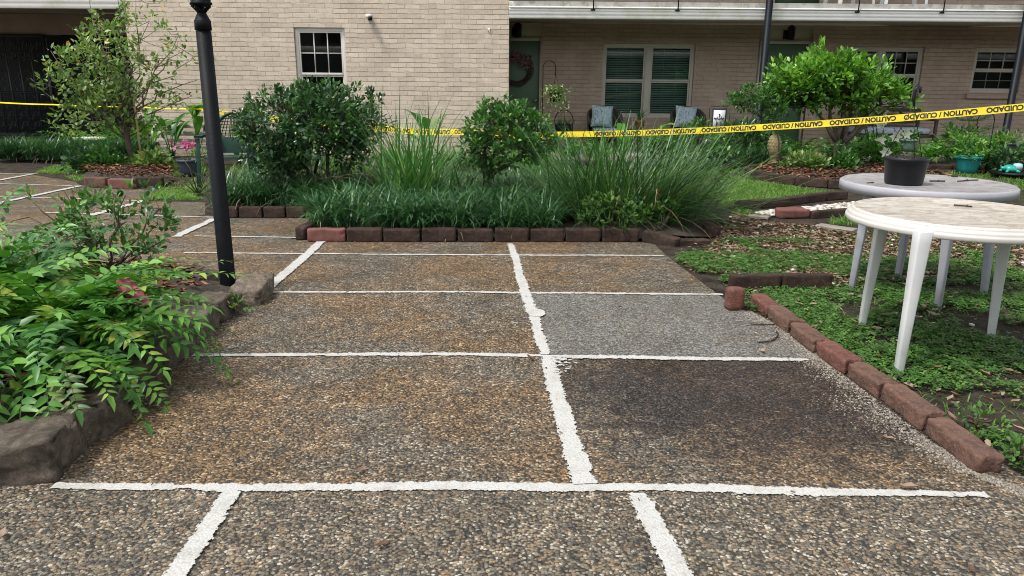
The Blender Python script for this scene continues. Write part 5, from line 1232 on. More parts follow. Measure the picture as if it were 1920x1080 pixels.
# ---- wicker armchairs with cushions
WICK = NB('wicker'); g_ = WICK.obj(); wv = WICK.n('TexWave', wave_type='BANDS', bands_direction='Z'); wv.inputs['Scale'].default_value = 22; wv.inputs['Distortion'].default_value = 2; WICK.l(g_, wv.inputs['Vector'])
WICK.bump(wv.outputs['Fac'], .006); WICK = WICK.set(Base_Color=WICK.ramp(WICK.noise(g_, 30, 3), [(.3, (.03, .024, .02)), (.7, (.09, .075, .062))]), Roughness=.7)
FAB = NB('leaf_print_fabric'); g_ = FAB.obj(); nz = FAB.noise(g_, 26, 3, .6, 1.5)
FAB = FAB.set(Base_Color=FAB.ramp(nz, [(.36, (.10, .16, .19)), (.44, (.30, .39, .44)), (.56, (.46, .54, .58)), (.64, (.13, .2, .24))]), Roughness=.9)
def wicker(label, px, k):
    c = V(px, 222, 14.35); x, y = c[0], 14.35; t = thing('wicker_chair', label, 'armchair', (x, y, PF), 'wicker armchairs on the porch')
    m = MB(); an = np.linspace(-PI*.12, PI*1.12, 25); rows = []
    def H(a): u = abs(a-PI/2)/(PI*.62); return .80-.30*u**2.2
    for z0 in (0, .5, 1):
        for rr in (.33,):
            for a in an: rows.append((x+(.29+.05*z0)*math.cos(a), y+(.26+.05*z0)*math.sin(a)+.02, PF+.12+(H(a)-.12)*z0))
    for z0 in (1, .5, 0):
        for a in an: rows.append((x+(.235+.045*z0)*math.cos(a), y+(.205+.045*z0)*math.sin(a)+.02, PF+.12+(H(a)-.12)*z0))
    n = 25; m.add(rows, [[(r*n+i, r*n+i+1, (r+1)*n+i+1, (r+1)*n+i) for r in range(5) for i in range(n-1)]]); m.build('shell', WICK, t, smooth=True)
    m = MB(); m.tube([(x+.315*math.cos(a), y+.285*math.sin(a)+.02, PF+H(a)) for a in an], .028, 8); m.build('rim', WICK, t, smooth=True)
    m = MB(); m.rbox((.52, .5, .12), (x, y-.03, PF+.28), r=.03, amp=0, n=4); m.build('seat', WICK, t, smooth=True)
    for sx in (-1, 1):
        for sy in (-1, 1): m = MB(); m.tube([(x+sx*.22, y-.02+sy*.2, PF), (x+sx*.23, y-.02+sy*.2, PF+.24)], .02, 8); m.build('leg', WICK, t)
    m = MB(); m.rbox((.46, .44, .09), (x, y-.06, PF+.385), r=.04, amp=.004, n=6); o = m.build('seat_cushion', FAB, None, (x, y-.06, PF+.34), smooth=True); tag(o, 'pale blue leaf print seat cushion on the %s wicker chair' % k, 'cushion', 'porch chair cushions')
    # a plump pillow with pointed corners
    m = MB(); n = 12; vs = []
    for sd in (-1, 1):
        for i in range(n+1):
            for j in range(n+1):
                u, v = i/n*2-1, j/n*2-1; pl = (1-u**4)*(1-v**4); k2 = 1-.10*(1-abs(u*v))*(abs(u)**6+abs(v)**6)/1.0
                vs.append((u*.205*k2, sd*.085*pl**.6, v*.205*k2))
    q = (n+1)*(n+1); fs = [(i*(n+1)+j, (i+1)*(n+1)+j, (i+1)*(n+1)+j+1, i*(n+1)+j+1) for i in range(n) for j in range(n)]
    R = np.array(Matrix.Rotation(rnd(-.12, .12), 3, 'Y') @ Matrix.Rotation(-.25, 3, 'X')); vs = np.array(vs) @ R.T + np.array([x-.06, y-.02, PF+.64])
    m.add(vs, [fs, [tuple(q+a for a in f[::-1]) for f in fs]]); o = m.build('pillow', FAB, None, (x-.06, y-.02, PF+.64), smooth=True); tag(o, 'square pale blue leaf print pillow leaning in the %s wicker chair' % k, 'pillow', 'porch chair pillows')
wicker('dark wicker armchair under the left half of the shuttered window', 1134, 'left')
wicker('dark wicker armchair under the right half of the shuttered window', 1291, 'right')
# ---- side table with a terracotta pot
c = V(1198, 243, 14.35); zt = c[2]
t = thing('side_table', 'small dark side table between the two wicker chairs', 'table', (c[0], 14.35, PF))
m = MB(); m.box(c[0]-.24, c[0]+.24, 14.15, 14.55, zt-.025, zt-.001); m.build('tabletop', MT['black'], t, bevel=.004)
for sx in (-1, 1):
    for sy in (-1, 1): m = MB(); m.tube([(c[0]+sx*.21, 14.35+sy*.17, PF), (c[0]+sx*.21, 14.35+sy*.17, zt-.025)], .013, 6); m.build('leg', MT['black'], t)
t = thing('terracotta_pot', 'terracotta pot with a spiky aloe on the porch side table', 'plant pot', (c[0], 14.3, zt))
m = MB(); m.lathe([(.001, 0), (.068, 0), (.088, .14), (.096, .14), (.098, .18), (.088, .18), (.084, .15), (.001, .15)], (c[0], 14.3, zt), 24, cap=False); m.build('pot', plain('terracotta', (.36, .10, .045), .8, .2, 8), t, smooth=False)
m = MB(); n = 26; m.blades(np.repeat([[c[0], 14.3, zt+.15]], n, 0), RNG.uniform(0, 2*PI, n), RNG.uniform(.7, 1.5, n), RNG.uniform(.18, .36, n), .028, .8, RNG.random(n)*.6); m.build('leaves', LM['canna'], t)
# ---- monogram garden flag
c = V(1348, 224, 13.1); fx, fz = c[0], c[2]
t = thing('garden_flag', 'white garden flag with black border and monogram on a thin black stand', 'flag', (fx-.16, 13.1, .05))
m = MB(); m.tube([(fx-.17, 13.1, .05), (fx-.17, 13.1, fz+.2), (fx-.15, 13.1, fz+.215), (fx+.12, 13.1, fz+.215), (fx+.15, 13.1, fz+.23)], .006, 6); m.build('stand', MT['black'], t)
fl = MB(); fl.box(fx-.125, fx+.125, 13.1-.002, 13.1+.002, fz-.22, fz+.19); f1 = fl.build('flag_border', plain('black_cloth', (.02, .02, .024), .9), t)
m = MB(); m.box(fx-.10, fx+.10, 13.1-.006, 13.1-.003, fz-.195, fz+.155); m.build('flag_field', plain('white_cloth', (.66, .66, .68), .9, .04), t)
m = MB(); Yf = 13.092
def stroke(pts, r=.0055): m.tube([(fx+a, Yf, fz+b_) for a, b_ in pts], r, 4)
stroke([(-.045, -.15), (-.035, -.03), (0, -.11), (.035, -.03), (.045, -.15)], .009)
for s in (-1, 1):
    stroke([(0, .0), (s*.03, .02), (s*.06, .012), (s*.075, .03)]); stroke([(s*.03, .02), (s*.04, .05)]); stroke([(s*.075, .03), (s*.085, .01)], .008); stroke([(s*.06, .012), (s*.05, -.01)], .008)
stroke([(0, .0), (0, .06), (.012, .075)]); stroke([(-.01, .085), (.012, .085)], .009)
m.build('monogram', MT['black'], t)
leafy('leafy_plant', 'dark strappy plant beside the garden flag', 'plant', (fx+.34, 13.0), .62, .2, 34, .15, LM['holly'], 'lance', .22)
# ---- arched iron planter
c = V(1057, 245, 14.3); x0 = c[0]
t = thing('iron_planter', 'black iron planter with a round hoop handle left of the wicker chairs', 'planter', (x0, 14.3, PF))
m = MB(); m.tube([(x0+.175*math.cos(a), 14.3, c[2]+.18+.2*math.sin(a)) for a in np.linspace(-.5, PI+.5, 20)], .009, 6); m.build('hoop', MT['black'], t, smooth=True)
m = MB(); m.rbox((.34, .2, .2), (x0, 14.3, c[2]+.02), r=.02, amp=0, n=4); m.build('trough', MT['black'], t, smooth=True)
for s in (-1, 1): m = MB(); m.tube([(x0+s*.15, 14.3, PF), (x0+s*.15, 14.3, c[2]-.08)], .012, 6); m.build('leg', MT['black'], t)
m = MB(); n = 60; m.blades(np.column_stack([x0+RNG.uniform(-.14, .14, n), 14.3+RNG.uniform(-.06, .06, n), np.full(n, c[2]+.1)]), RNG.uniform(0, 2*PI, n), RNG.uniform(.6, 1.5, n), RNG.uniform(.12, .26, n), .02, 1.2, RNG.random(n)); m.build('leaves', LM['canna'], t)
# ---- shepherd hook and hanging basket
def V3(px, py, Y): return V(px, py, Y)
Yh = 13.25
t = thing('shepherd_hook', 'thin black crook pole carrying the hanging basket beside the green door', 'hook', (V(1016, 260, Yh)[0], Yh, .05))
xb = V(1017, 200, Yh)[0]
m = MB(); P = [(xb, Yh, .05), (xb, Yh, V(1017, 140, Yh)[2])]
ctr = V(1030, 126, Yh); R_ = ctr[0]-xb
for a in np.linspace(PI, .1, 12): P.append((ctr[0]+R_*math.cos(a), Yh, ctr[2]+R_*math.sin(a)*1.0))
P += [tuple(V(1042, 134, Yh)), tuple(V(1040, 141, Yh)), tuple(V(1043, 138, Yh))]
m.tube(P, .008, 6); m.build('pole', MT['black'], t, smooth=True)
bc = V(1041, 192, Yh); bc = np.array([bc[0], Yh, bc[2]])
t = thing('hanging_basket', 'black hanging basket with pale trailing flowers on the crook pole', 'hanging basket', bc)
m = MB(); m.lathe([(.001, 0), (.08, 0), (.105, .15), (.11, .155), (.10, .155), (.001, .14)], bc, 20, cap=False); m.build('pot', pot_m, t)
tp_ = V(1042, 140, Yh)
for a in (0, 2.1, 4.2): m = MB(); m.tube([bc+np.array([.1*math.cos(a), .1*math.sin(a), .15]), tp_], .003, 4); m.build('wire', MT['black'], t)
m = MB(); sm = MB(); q_ = []
for i in range(72):
    a = rnd(0, 2*PI); r = rnd(.1, .33); dz = rnd(-.38, .05) if r > .2 else rnd(0, .12)
    s0 = bc+np.array([.05*math.cos(a), .05*math.sin(a), .15]); e = bc+np.array([r*math.cos(a), r*math.sin(a)*.8, .15+dz]); md = (s0+e)/2+np.array([0, 0, .10])
    sm.tube([s0, md, e], .0025, 3)
    for u in np.linspace(.25, 1, 7): q_.append((1-u)**2*s0+2*u*(1-u)*md+u*u*e)
q_ = np.array(q_); n = len(q_); m.leaves(q_, RNG.normal(0, 1, (n, 3)), RNG.normal(0, .6, (n, 3))+[0, 0, 1], .06*RNG.uniform(.6, 1.3, n), .028, np.clip(RNG.normal(.6, .2, n), 0, 1))
m.build('foliage', LM['sparse'], t); sm.build('stems', LM['sparse'], t)
m = MB(); k = RNG.choice(n, 26); m.leaves(q_[k]+[0, -.02, .01], RNG.normal(0, 1, (26, 3)), RNG.normal(0, .3, (26, 3))+[0, -1, .5], .035, .03, RNG.random(26)); m.build('flowers', leafmat('pale_pink', [(0, (.5, .35, .33)), (1, (.7, .6, .58))], .6, .2), t)
# ---- wreath on the left door
wc = V(969, 131, YP+.04); wr = .26
t = thing('door_wreath', 'twig wreath with pink silk flowers hanging on the left green door', 'wreath', wc)
m = MB()
for i in range(70):
    a0 = rnd(0, 2*PI); n = 10; ph = rnd(0, 6)
    m.tube([(wc[0]+(wr+.045*math.cos(ph+a*3))*math.cos(a0+a), wc[1]-.03+.03*math.sin(ph+a*3), wc[2]+(wr+.045*math.cos(ph+a*3))*math.sin(a0+a)) for a in np.linspace(0, 1.6, n)], .007, 4, caps=False)
m.build('twig_ring', plain('grapevine', (.05, .032, .022), .9, .3, 20), t)
n = 46; a = RNG.uniform(.1, 2.5, n); rr = wr+RNG.normal(0, .045, n); m = MB(); pos = np.column_stack([wc[0]+rr*np.cos(a), np.full(n, wc[1]-.08), wc[2]+rr*np.sin(a)])
for k in range(4): m.leaves(pos, np.column_stack([np.cos(a*0+k*1.57+a*9), RNG.normal(-.4, .2, n), np.sin(k*1.57+a*9)]), RNG.normal(0, .3, (n, 3))+[0, -1, 0], .06, .05, RNG.random(n))
m.build('flowers', leafmat('dusty_pink', [(0, (.06, .03, .035)), (1, (.24, .13, .13))], .8, .1), t)
n = 60; a = RNG.uniform(-.4, 3.0, n); m = MB(); m.leaves(np.column_stack([wc[0]+wr*np.cos(a), np.full(n, wc[1]-.05), wc[2]+wr*np.sin(a)]), np.column_stack([np.cos(a), RNG.normal(-.3, .3, n), np.sin(a)])+RNG.normal(0, .5, (n, 3)), RNG.normal(0, .3, (n, 3))+[0, -1, 0], .1, .035, RNG.random(n)*.5); m.build('leaves', LM['holly'], t)
# ---- wall lanterns, camera, hook
def wall_light(label, px, py, Y, up):
    c = V(px, py, Y); t = thing('wall_light', label, 'wall light', c, 'dark wall lights above the porch doors')
    m = MB(); m.lathe([(.05, -.11), (.068, -.10), (.075, .12), (.06, .13)], c-np.array([0, .1, 0]), 8); m.build('housing', MT['black'], t)
    m = MB(); m.obox((c[0]-.06, Y+.0, c[2]-.01), (.1, .05, .16)); m.tube([(c[0]-.04, Y, c[2]), (c[0]-.02, Y-.06, c[2])], .018, 6); m.build('mount', MT['black'], t)
    m = MB(); m.lathe([(.05, .131), (.02, .16), (.001, .165)], c-np.array([0, .1, 0]), 8); m.build('cap', MT['black'], t)
wall_light('dark box shaped wall light above the wreathed green door', 971, 59, YP+.02, 0)
wall_light('dark lantern wall light above the green door behind the post', 1480, 64, YP+.02, 1)
c = V(693, 33, YW)
t = thing('security_light', 'small white and black security light on the brick wall', 'security light', c)
m = MB(); m.lathe([(.001, -.03), (.05, -.02), (.06, .02), (.045, .05), (.001, .055)], c-np.array([0, .07, 0]), 16); m.build('housing', MT['white_plastic'], t, smooth=True)
m = MB(); m.obox((c[0]+.025, YW-.1, c[2]-.02), (.06, .09, .06), .4); m.build('lens_hood', MT['black'], t)
m = MB(); m.lathe([(.03, -.002), (.03, .05), (.012, .055)], (0, 0, 0), 12); v = m.v[0].copy(); m.v[0] = np.stack([c[0]+v[:, 0], YW-v[:, 2], c[2]-.03+v[:, 1]], 1); m.build('mount', MT['white_plastic'], t)
c = V(917, 58, YW)
m = MB(); m.tube([(c[0], YW+.01, c[2]+.02), (c[0], YW-.05, c[2]+.02), (c[0]+.01, YW-.06, c[2]-.01), (c[0]+.02, YW-.055, c[2]-.06)], .006, 6); m.obox((c[0], YW-.005, c[2]+.02), (.04, .02, .05))
tag(m.build('wall_hook', MT['white_plastic'], None, tuple(c)), 'small white metal hook on the brick wall near its right corner', 'hook')
# ---- settee on the right porch
xa, xb_ = V(1590, 250, 14.3)[0], V(1738, 250, 14.3)[0]; DW = plain('dark_wood', (.035, .025, .02), .6, .3, 12); CUS = plain('blue_grey_cushion', (.36, .40, .47), .9, .06, 4)
t = thing('settee', 'dark wooden porch settee behind the dense tree', 'settee', ((xa+xb_)/2, 14.3, PF))
m = MB(); m.box(xa, xb_, 14.0, 14.65, .40, .45); m.build('seat', DW, t, bevel=.005)
m = MB()
for i in range(4): m.box(xa, xb_, 14.62, 14.65, .52+i*.11, .59+i*.11)
m.build('backrest', DW, t, bevel=.004)
for x in (xa, xb_-.06):
    m = MB(); m.box(x, x+.06, 13.95, 14.66, .70, .735); m.build('armrest', DW, t, bevel=.005)
    for y in (13.96, 14.6): m = MB(); m.box(x+.005, x+.055, y, y+.05, PF, .699); m.build('leg', DW, t, bevel=.004)
for i in range(2):
    w_ = (xb_-xa-.14)/2; x = xa+.07+i*w_
    m = MB(); m.rbox((w_-.01, .58, .12), (x+w_/2, 14.3, .512), r=.05, amp=.004, n=6); tag(m.build('seat_cushion', CUS, None, (x+w_/2, 14.3, .45), smooth=True), 'pale blue grey seat cushion on the %s half of the settee' % ('left', 'right')[i], 'cushion', 'settee cushions')
# ---- slatted bench against the brick wall
xa, xb_ = V(286, 255, 13.0)[0], V(394, 255, 13.0)[0]
t = thing('slatted_bench', 'weathered white slatted bench behind the broad canna leaves', 'bench', ((xa+xb_)/2, 13.0, 0))
for z in (.17, .29, .41, .53): m = MB(); m.box(xa, xb_, 12.96, 12.985, z, z+.06); m.build('slat', MT['trim'], t, bevel=.003)
for x in (xa+.02, xb_-.08): m = MB(); m.box(x, x+.06, 12.99, 13.05, 0, .6); m.build('leg', MT['dark'], t)
# ---- pots and ornaments
def potted(name, label, c, r, h, mat, plant, grp=None):
    t = thing(name, label, 'plant pot', c, grp)
    m = MB(); m.lathe([(.001, 0), (r*.66, 0), (r*.8, h*.3), (r*.92, h*.8), (r*.93, h*.84), (r*1.02, h*.85), (r*1.04, h), (r*.95, h), (r*.9, h*.86), (.001, h*.86)], c, 32, cap=False); m.build('pot', mat, t, smooth=False)
    plant(t, np.array(c)+[0, 0, h*.86]); return t
def pl_leafy(mat, n, size, r, h, tm='oval', asp=.45):
    def f(t, c):
        st = [limb(c, c+[rnd(-r, r)*.6, rnd(-r, r)*.6, h*rnd(.5, .9)], 3, .01) for _ in range(9)]; trunks(st, .004, .002, t, LM['canna'], 'stems'); crown([((c[0], c[1], c[2]+h*.5), (r, r, h*.5))], n, 6, size, mat, t, 'foliage', tm, asp, .2, .6)
    return f
TEAL = plain('teal_glaze', (.02, .22, .22), .35, .12, 4); GREYP = plain('grey_pot', (.06, .065, .07), .6, .1, 5); SAGE = plain('sage_pot', (.16, .24, .2), .6, .1, 5); SLATE = plain('slate_pot', (.04, .055, .07), .55, .2, 5)
c = G(1820, 327); potted('teal_pot', 'teal plastic pot with a pale leafy plant on the grass edge', (c[0], c[1]+.12, 0), .19, .27, TEAL, pl_leafy(LM['bright'], 60, .075, .3, .36))
c = V(1894, 291, 12.2); potted('grey_pot', 'dark grey bowl pot with small pale leaves near the right post', (c[0], 12.2, c[2]), .165, .2, GREYP, pl_leafy(LM['sparse'], 30, .06, .17, .14))
m = MB(); m.lathe([(.13, 0), (.11, c[2]-.002)], (c[0], 12.2, .0), 16); tag(m.build('pot_stand', MT['concrete_path'], None, (c[0], 12.2, 0)), 'round concrete block under the dark grey bowl pot', 'stand')
c = V(1702, 284, 12.5); potted('sage_pot', 'pale green pot half hidden by lilies behind the black pot', (c[0], 12.5, c[2]), .135, .2, SAGE, pl_leafy(LM['fern'], 24, .06, .14, .14))
m = MB(); m.lathe([(.1, 0), (.09, c[2]-.002)], (c[0], 12.5, .0), 16); tag(m.build('pot_stand', MT['concrete_path'], None, (c[0], 12.5, 0)), 'round concrete block under the pale green pot', 'stand')
def pl_pink(t, c):
    pl_leafy(LM['sparse'], 70, .05, .26, .2)(t, c)
    n = 42; a = RNG.uniform(0, 2*PI, n); r = RNG.uniform(0, .19, n); pos = c+np.column_stack([r*np.cos(a), r*np.sin(a), .16+RNG.uniform(0, .12, n)]); m = MB()
    for k in range(3): m.leaves(pos, RNG.normal(0, 1, (n, 3))+[0, -.2, .2], RNG.normal(0, .4, (n, 3))+[0, -1, .8], .042, .04, RNG.random(n))
    m.build('flowers', LM['pink'], t)
c = G(350, 332); potted('flower_pot', 'slate coloured pot of pink flowers between sparse tree and green chair', (c[0], c[1]+.1, .0), .15, .24, SLATE, pl_pink)
# pineapple ornament
CREAM = plain('cream_stone', (.5, .40, .2), .8, .2, 9, dirt=(.22, .17, .09), dscale=12)
c = G(1446, 318); c = np.array([c[0], 12.02, .085])
t = thing('pineapple_ornament', 'cream stone pineapple finial standing on the back bed edging', 'ornament', c)
m = MB(); m.lathe([(.085, 0), (.09, .015), (.085, .04), (.06, .06), (.045, .085), (.055, .12), (.075, .13), (.075, .145), (.05, .15)], c, 20); m.build('base', CREAM, t)
m = MB(); P = []; 
for i in range(9):
    for j in range(11):
        th = (j+.5*(i % 2))/12*2*PI; ph = -1.25+i*.33; r = .098*math.cos(ph)**.75; z = .30+.165*math.sin(ph)
        P.append(((r)*math.cos(th), r*math.sin(th), z, ph, th))
m.lathe([(.098*max(.02, math.cos(p))**.75*.97, .30+.165*math.sin(p)) for p in np.linspace(-1.5, 1.5, 14)], c, 24)
for x, y, z, ph, th in P:
    o = np.array([math.cos(th)*math.cos(ph), math.sin(th)*math.cos(ph), math.sin(ph)]); a = np.array([-math.sin(th), math.cos(th), 0]); b_ = np.cross(o, a); ce = c+np.array([x, y, z]); s = .024*max(.35, math.cos(ph))
    m.add([ce+a*s, ce+b_*.027, ce-a*s, ce-b_*.027, ce+o*.02], [[(0, 1, 4), (1, 2, 4), (2, 3, 4), (3, 0, 4)]])
m.build('fruit', CREAM, t)
# turquoise ornaments at the right edge
TURQ = plain('turquoise_glaze', (.02, .35, .26), .25, .3, 12, dirt=(.05, .3, .4), dscale=9); PALEB = plain('pale_blue_glaze', (.36, .55, .58), .3, .1, 5)
c = V(1888, 320, 11.2); zb = c[2]-.01
m = MB(); m.lathe([(.05, 0), (.3, .02), (.3, .05), (.02, .06)], (c[0]+.1, 11.2, max(.02, zb-.06)), 20); m.lathe([(.04, 0), (.03, max(.02, zb-.06))], (c[0]+.1, 11.2, 0), 8)
tag(m.build('low_stand', MT['black'], None, (c[0]+.1, 11.2, 0)), 'low dark iron stand carrying turquoise ornaments at the right edge', 'stand')
t = thing('turtle_ornament', 'glazed turquoise turtle ornament on the low stand', 'ornament', (c[0], 11.15, zb))
m = MB(); m.lathe([(.001, .0), (.09, .01), (.1, .04), (.075, .085), (.03, .105), (.001, .108)], (c[0], 11.15, zb), 18); m.build('shell', TURQ, t, smooth=True)
m = MB(); m.tube([(c[0]-.08, 11.12, zb+.03), (c[0]-.13, 11.1, zb+.06), (c[0]-.16, 11.1, zb+.065)], [.03, .03, .018], 10); m.build('head', TURQ, t, smooth=True)
for a in (.6, 2.2, 3.9, 5.5): m = MB(); m.tube([(c[0]+.08*math.cos(a), 11.15+.08*math.sin(a), zb+.02), (c[0]+.14*math.cos(a), 11.15+.14*math.sin(a), zb+.005)], [.025, .015], 8); m.build('flipper', TURQ, t, smooth=True)
c2 = V(1911, 319, 11.2)
m = MB(); m.lathe([(.001, 0), (.05, .01), (.07, .06), (.055, .11), (.03, .115), (.02, .1)], (c2[0], 11.25, zb), 20, cap=False); tag(m.build('glazed_jar', PALEB, None, (c2[0], 11.25, zb), smooth=True), 'small pale blue glazed jar beside the turquoise turtle', 'jar')
# ---- shepherd hook right
x = V(1848, 320, 11.7)[0]
m = MB(); P = [(x, 11.7, 0), (x, 11.7, V(1848, 226, 11.7)[2])]; cz = V(1848, 226, 11.7)[2]
P += [(x-.13+.13*math.cos(a), 11.7, cz+.13*math.sin(a)) for a in np.linspace(0, PI, 10)]+[(x-.26, 11.7, cz-.06), (x-.24, 11.7, cz-.12), (x-.22, 11.7, cz-.08)]
m.tube(P, .007, 6); tag(m.build('shepherd_hook', MT['black'], None, (x, 11.7, 0), smooth=True), 'empty thin black crook pole behind the teal pot', 'hook')
# ---- wheel-spoke metal ornament / bare twigs by the lamp
c = G(372, 366); m = MB()
for a in np.linspace(.15, PI-.15, 9):
    L = rnd(.25, .5); m.tube([c, c+np.array([math.cos(a)*L*.5, rnd(-.08, .08), math.sin(a)*L*.6+.05]), c+np.array([math.cos(a)*L, rnd(-.1, .1), math.sin(a)*L])], [.008, .006, .003], 5)
tag(m.build('bare_shrub', MT['bark'], None, tuple(c)), 'bare dark twigs sprouting from the grass by the lamp post', 'shrub')

# ================================================================ BACK PLANTING
def canna(label, c, n, h, ln, mat=LM['canna'], r=.22):
    b0 = np.array([c[0], c[1], .04]); t = thing('broad_leaf_plant', label, 'plant', b0, 'broad leaved plants along the wall'); m = MB(); s = MB()
    for i in range(n):
        a = rnd(0, 2*PI); z = h*rnd(.3, .85); q = b0+np.array([math.cos(a)*r*rnd(.2, .8), math.sin(a)*r*rnd(.2, .7), z]); s.tube([b0+[rnd(-.05, .05), 0, 0], q], [.012, .006], 5)
        k = 6; d = np.array([math.cos(a)*.55, math.sin(a)*.55, rnd(.5, 1.3)]); d /= np.linalg.norm(d); sd_ = np.array([-math.sin(a), math.cos(a), rnd(-.4, .4)]); L = ln*rnd(.7, 1.15); W = L*.135; P = [q]
        for j in range(k): P.append(P[-1]+d*L/k); d = d+np.array([math.cos(a)*.1, math.sin(a)*.1, -.16]); d /= np.linalg.norm(d)
        w_ = W*np.sin(np.linspace(.15, PI, k+1))**.8; vs = []
        for j in range(k+1): vs += [P[j]-sd_*w_[j]+np.array([0, 0, w_[j]*.35]), P[j], P[j]+sd_*w_[j]+np.array([0, 0, w_[j]*.35])]
        m.add(vs, [[(3*j+o, 3*j+o+1, 3*j+o+4, 3*j+o+3) for j in range(k) for o in (0, 1)]], np.clip(rnd(.1, .9), 0, 1))
    m.build('leaves', mat, t, smooth=True); s.build('stems', mat, t); return t
for px, py, h, ln, n, lab in ((285, 300, .8, .5, 9, 'broad bright green canna leaves right of the sparse tree trunk'), (325, 300, .75, .5, 9, 'broad dark canna leaves in front of the slatted bench'), (372, 300, .85, .5, 8, 'tall canna leaves just left of the lamp post'), (448, 300, .9, .55, 6, 'tall canna leaf tips above the green chair'), (800, 300, .75, .5, 6, 'upright broad leaves against the wall right of the tall grass'), (920, 300, .5, .4, 6, 'broad leaves low on the wall behind the round shrub'), (1165, 300, .5, .45, 8, 'bright heart leaves of an elephant ear below the tape'), (1225, 290, .62, .4, 7, 'pale broad leaves between the wicker chairs below the tape')):
    c = V(px, py, 12.6); canna(lab, (c[0], 12.6), n, h, ln, LM['canna'] if 'dark' in lab or 'tall' in lab else LM['bright'])
def bfern(label, px, Y, n, L, mat=LM['bright'], pl=.10, el=(.7, 1.3)):
    c = V(px, 300, Y); fern(label, (c[0], Y), n, L, el, 1.2, pl, 13, mat, z=.06, name='garden_fern', grp='ferns and fillers at the back', tint=.5)
for px, Y, L, lab in ((165, 13.0, .6, 'feathery fern rising behind the liriope before the gate'), (205, 13.05, .55, 'bright feathery fern left of the sparse tree trunk'), (225, 12.9, .4, 'low lime green fern behind the liriope strip'), (110, 13.0, .4, 'small pale fern at the left end of the bed by the gate'),
        (1465, 12.7, .55, 'fern right of the pineapple ornament'), (1500, 12.6, .6, 'bright fern left of the dense tree trunk'), (1560, 12.7, .42, 'fern directly behind the dense tree trunk'), (1600, 12.5, .45, 'bright fern right of the dense tree trunk'), (1655, 12.6, .5, 'fern behind the grey table rim'), (1740, 12.5, .5, 'feathery fern right of the black pot'), (1780, 12.7, .6, 'fern under the small pine'), (1835, 12.8, .7, 'big bright fern behind the teal pot'), (1870, 12.7, .6, 'fern left of the dark grey bowl pot'), (1900, 12.9, .5, 'fern at the right edge below the post'), (1270, 12.6, .6, 'fern below the right wicker chair'), (1330, 12.5, .5, 'fern left of the garden flag'), (1120, 12.5, .5, 'bright fern under the left wicker chair'), (1065, 12.6, .5, 'fern below the iron planter')):
    bfern(lab, px, Y, 18, L*1.3, LM['bright'] if 'bright' in lab or 'lime' in lab or 'feathery' in lab else LM['fern'])
for px, Y, h, r, lab, mt in ((1400, 12.9, .55, .45, 'dark leafy bush below the garden flag', 'holly'), (1310, 12.0, .6, .4, 'tangled bush between the rush and the liriope patch', 'azalea'), (1425, 12.95, .4, .25, 'dark bush beside the black post', 'holly'), (1240, 12.2, .5, .4, 'low green bush behind the rush clumps', 'azalea'), (1640, 12.9, .38, .35, 'green filler bush in front of the settee', 'azalea'), (1860, 12.4, .45, .35, 'bright bush behind the crook pole', 'bright'), (1805, 13.0, .55, .4, 'leafy bush behind the small pine', 'azalea'), (245, 13.0, .45, .35, 'lime green low plant behind the sparse tree', 'bright'), (1505, 11.3, .22, .25, 'small pale plant in the mulch of the edged ring', 'sparse'), (1590, 11.4, .2, .22, 'low seedling right of the dense tree stems', 'azalea'), (200, 11.0, .16, .25, 'low green creeper at the left of the sparse tree mulch', 'azalea'), (170, 11.0, .2, .2, 'dark creeper at the left end of the sparse tree bed', 'holly'), (282, 11.0, .15, .2, 'pale green seedlings in the mulch right of the bamboo stake', 'sparse'), (1895, 11.6, .28, .3, 'dark low plant at the right edge beside the grey table', 'holly')):
    c = V(px, 300, Y); leafy('leafy_plant', lab, 'plant', (c[0], Y), h, r, 150, .08, LM[mt])
for px, Y, n, ln, lab in ((850, 11.6, 120, .55, 'green strap leaves behind the tall bright grass'), (740, 11.8, 110, .5, 'green strap leaves right of the clipped shrub'), (1000, 11.7, 110, .5, 'pale strap leaves behind the round shrub'), (600, 11.8, 90, .45, 'strap leaves glimpsed under the clipped shrub'), (930, 11.5, 110, .5, 'pale green strap leaves by the crooked stem'), (520, 11.6, 90, .45, 'strap leaves beside the green chair'), (790, 9.4, 120, .5, 'strap leaves close behind the bright sword-leaved clump'), (660, 9.2, 110, .48, 'pale strap leaves under the right side of the clipped shrub'), (1010, 9.5, 120, .5, 'strap leaves low between the round shrub and the rush')):
    c = V(px, 300, Y); n = int(n*1.4); clump('strap_clump', lab, 'plant', (c[0], Y), n, ln, .024, LM['flax'] if 'pale' not in lab else LM['bright'], (.6, 1.45), 1.3, .2, .03, grp='strap leaved clumps along the wall')
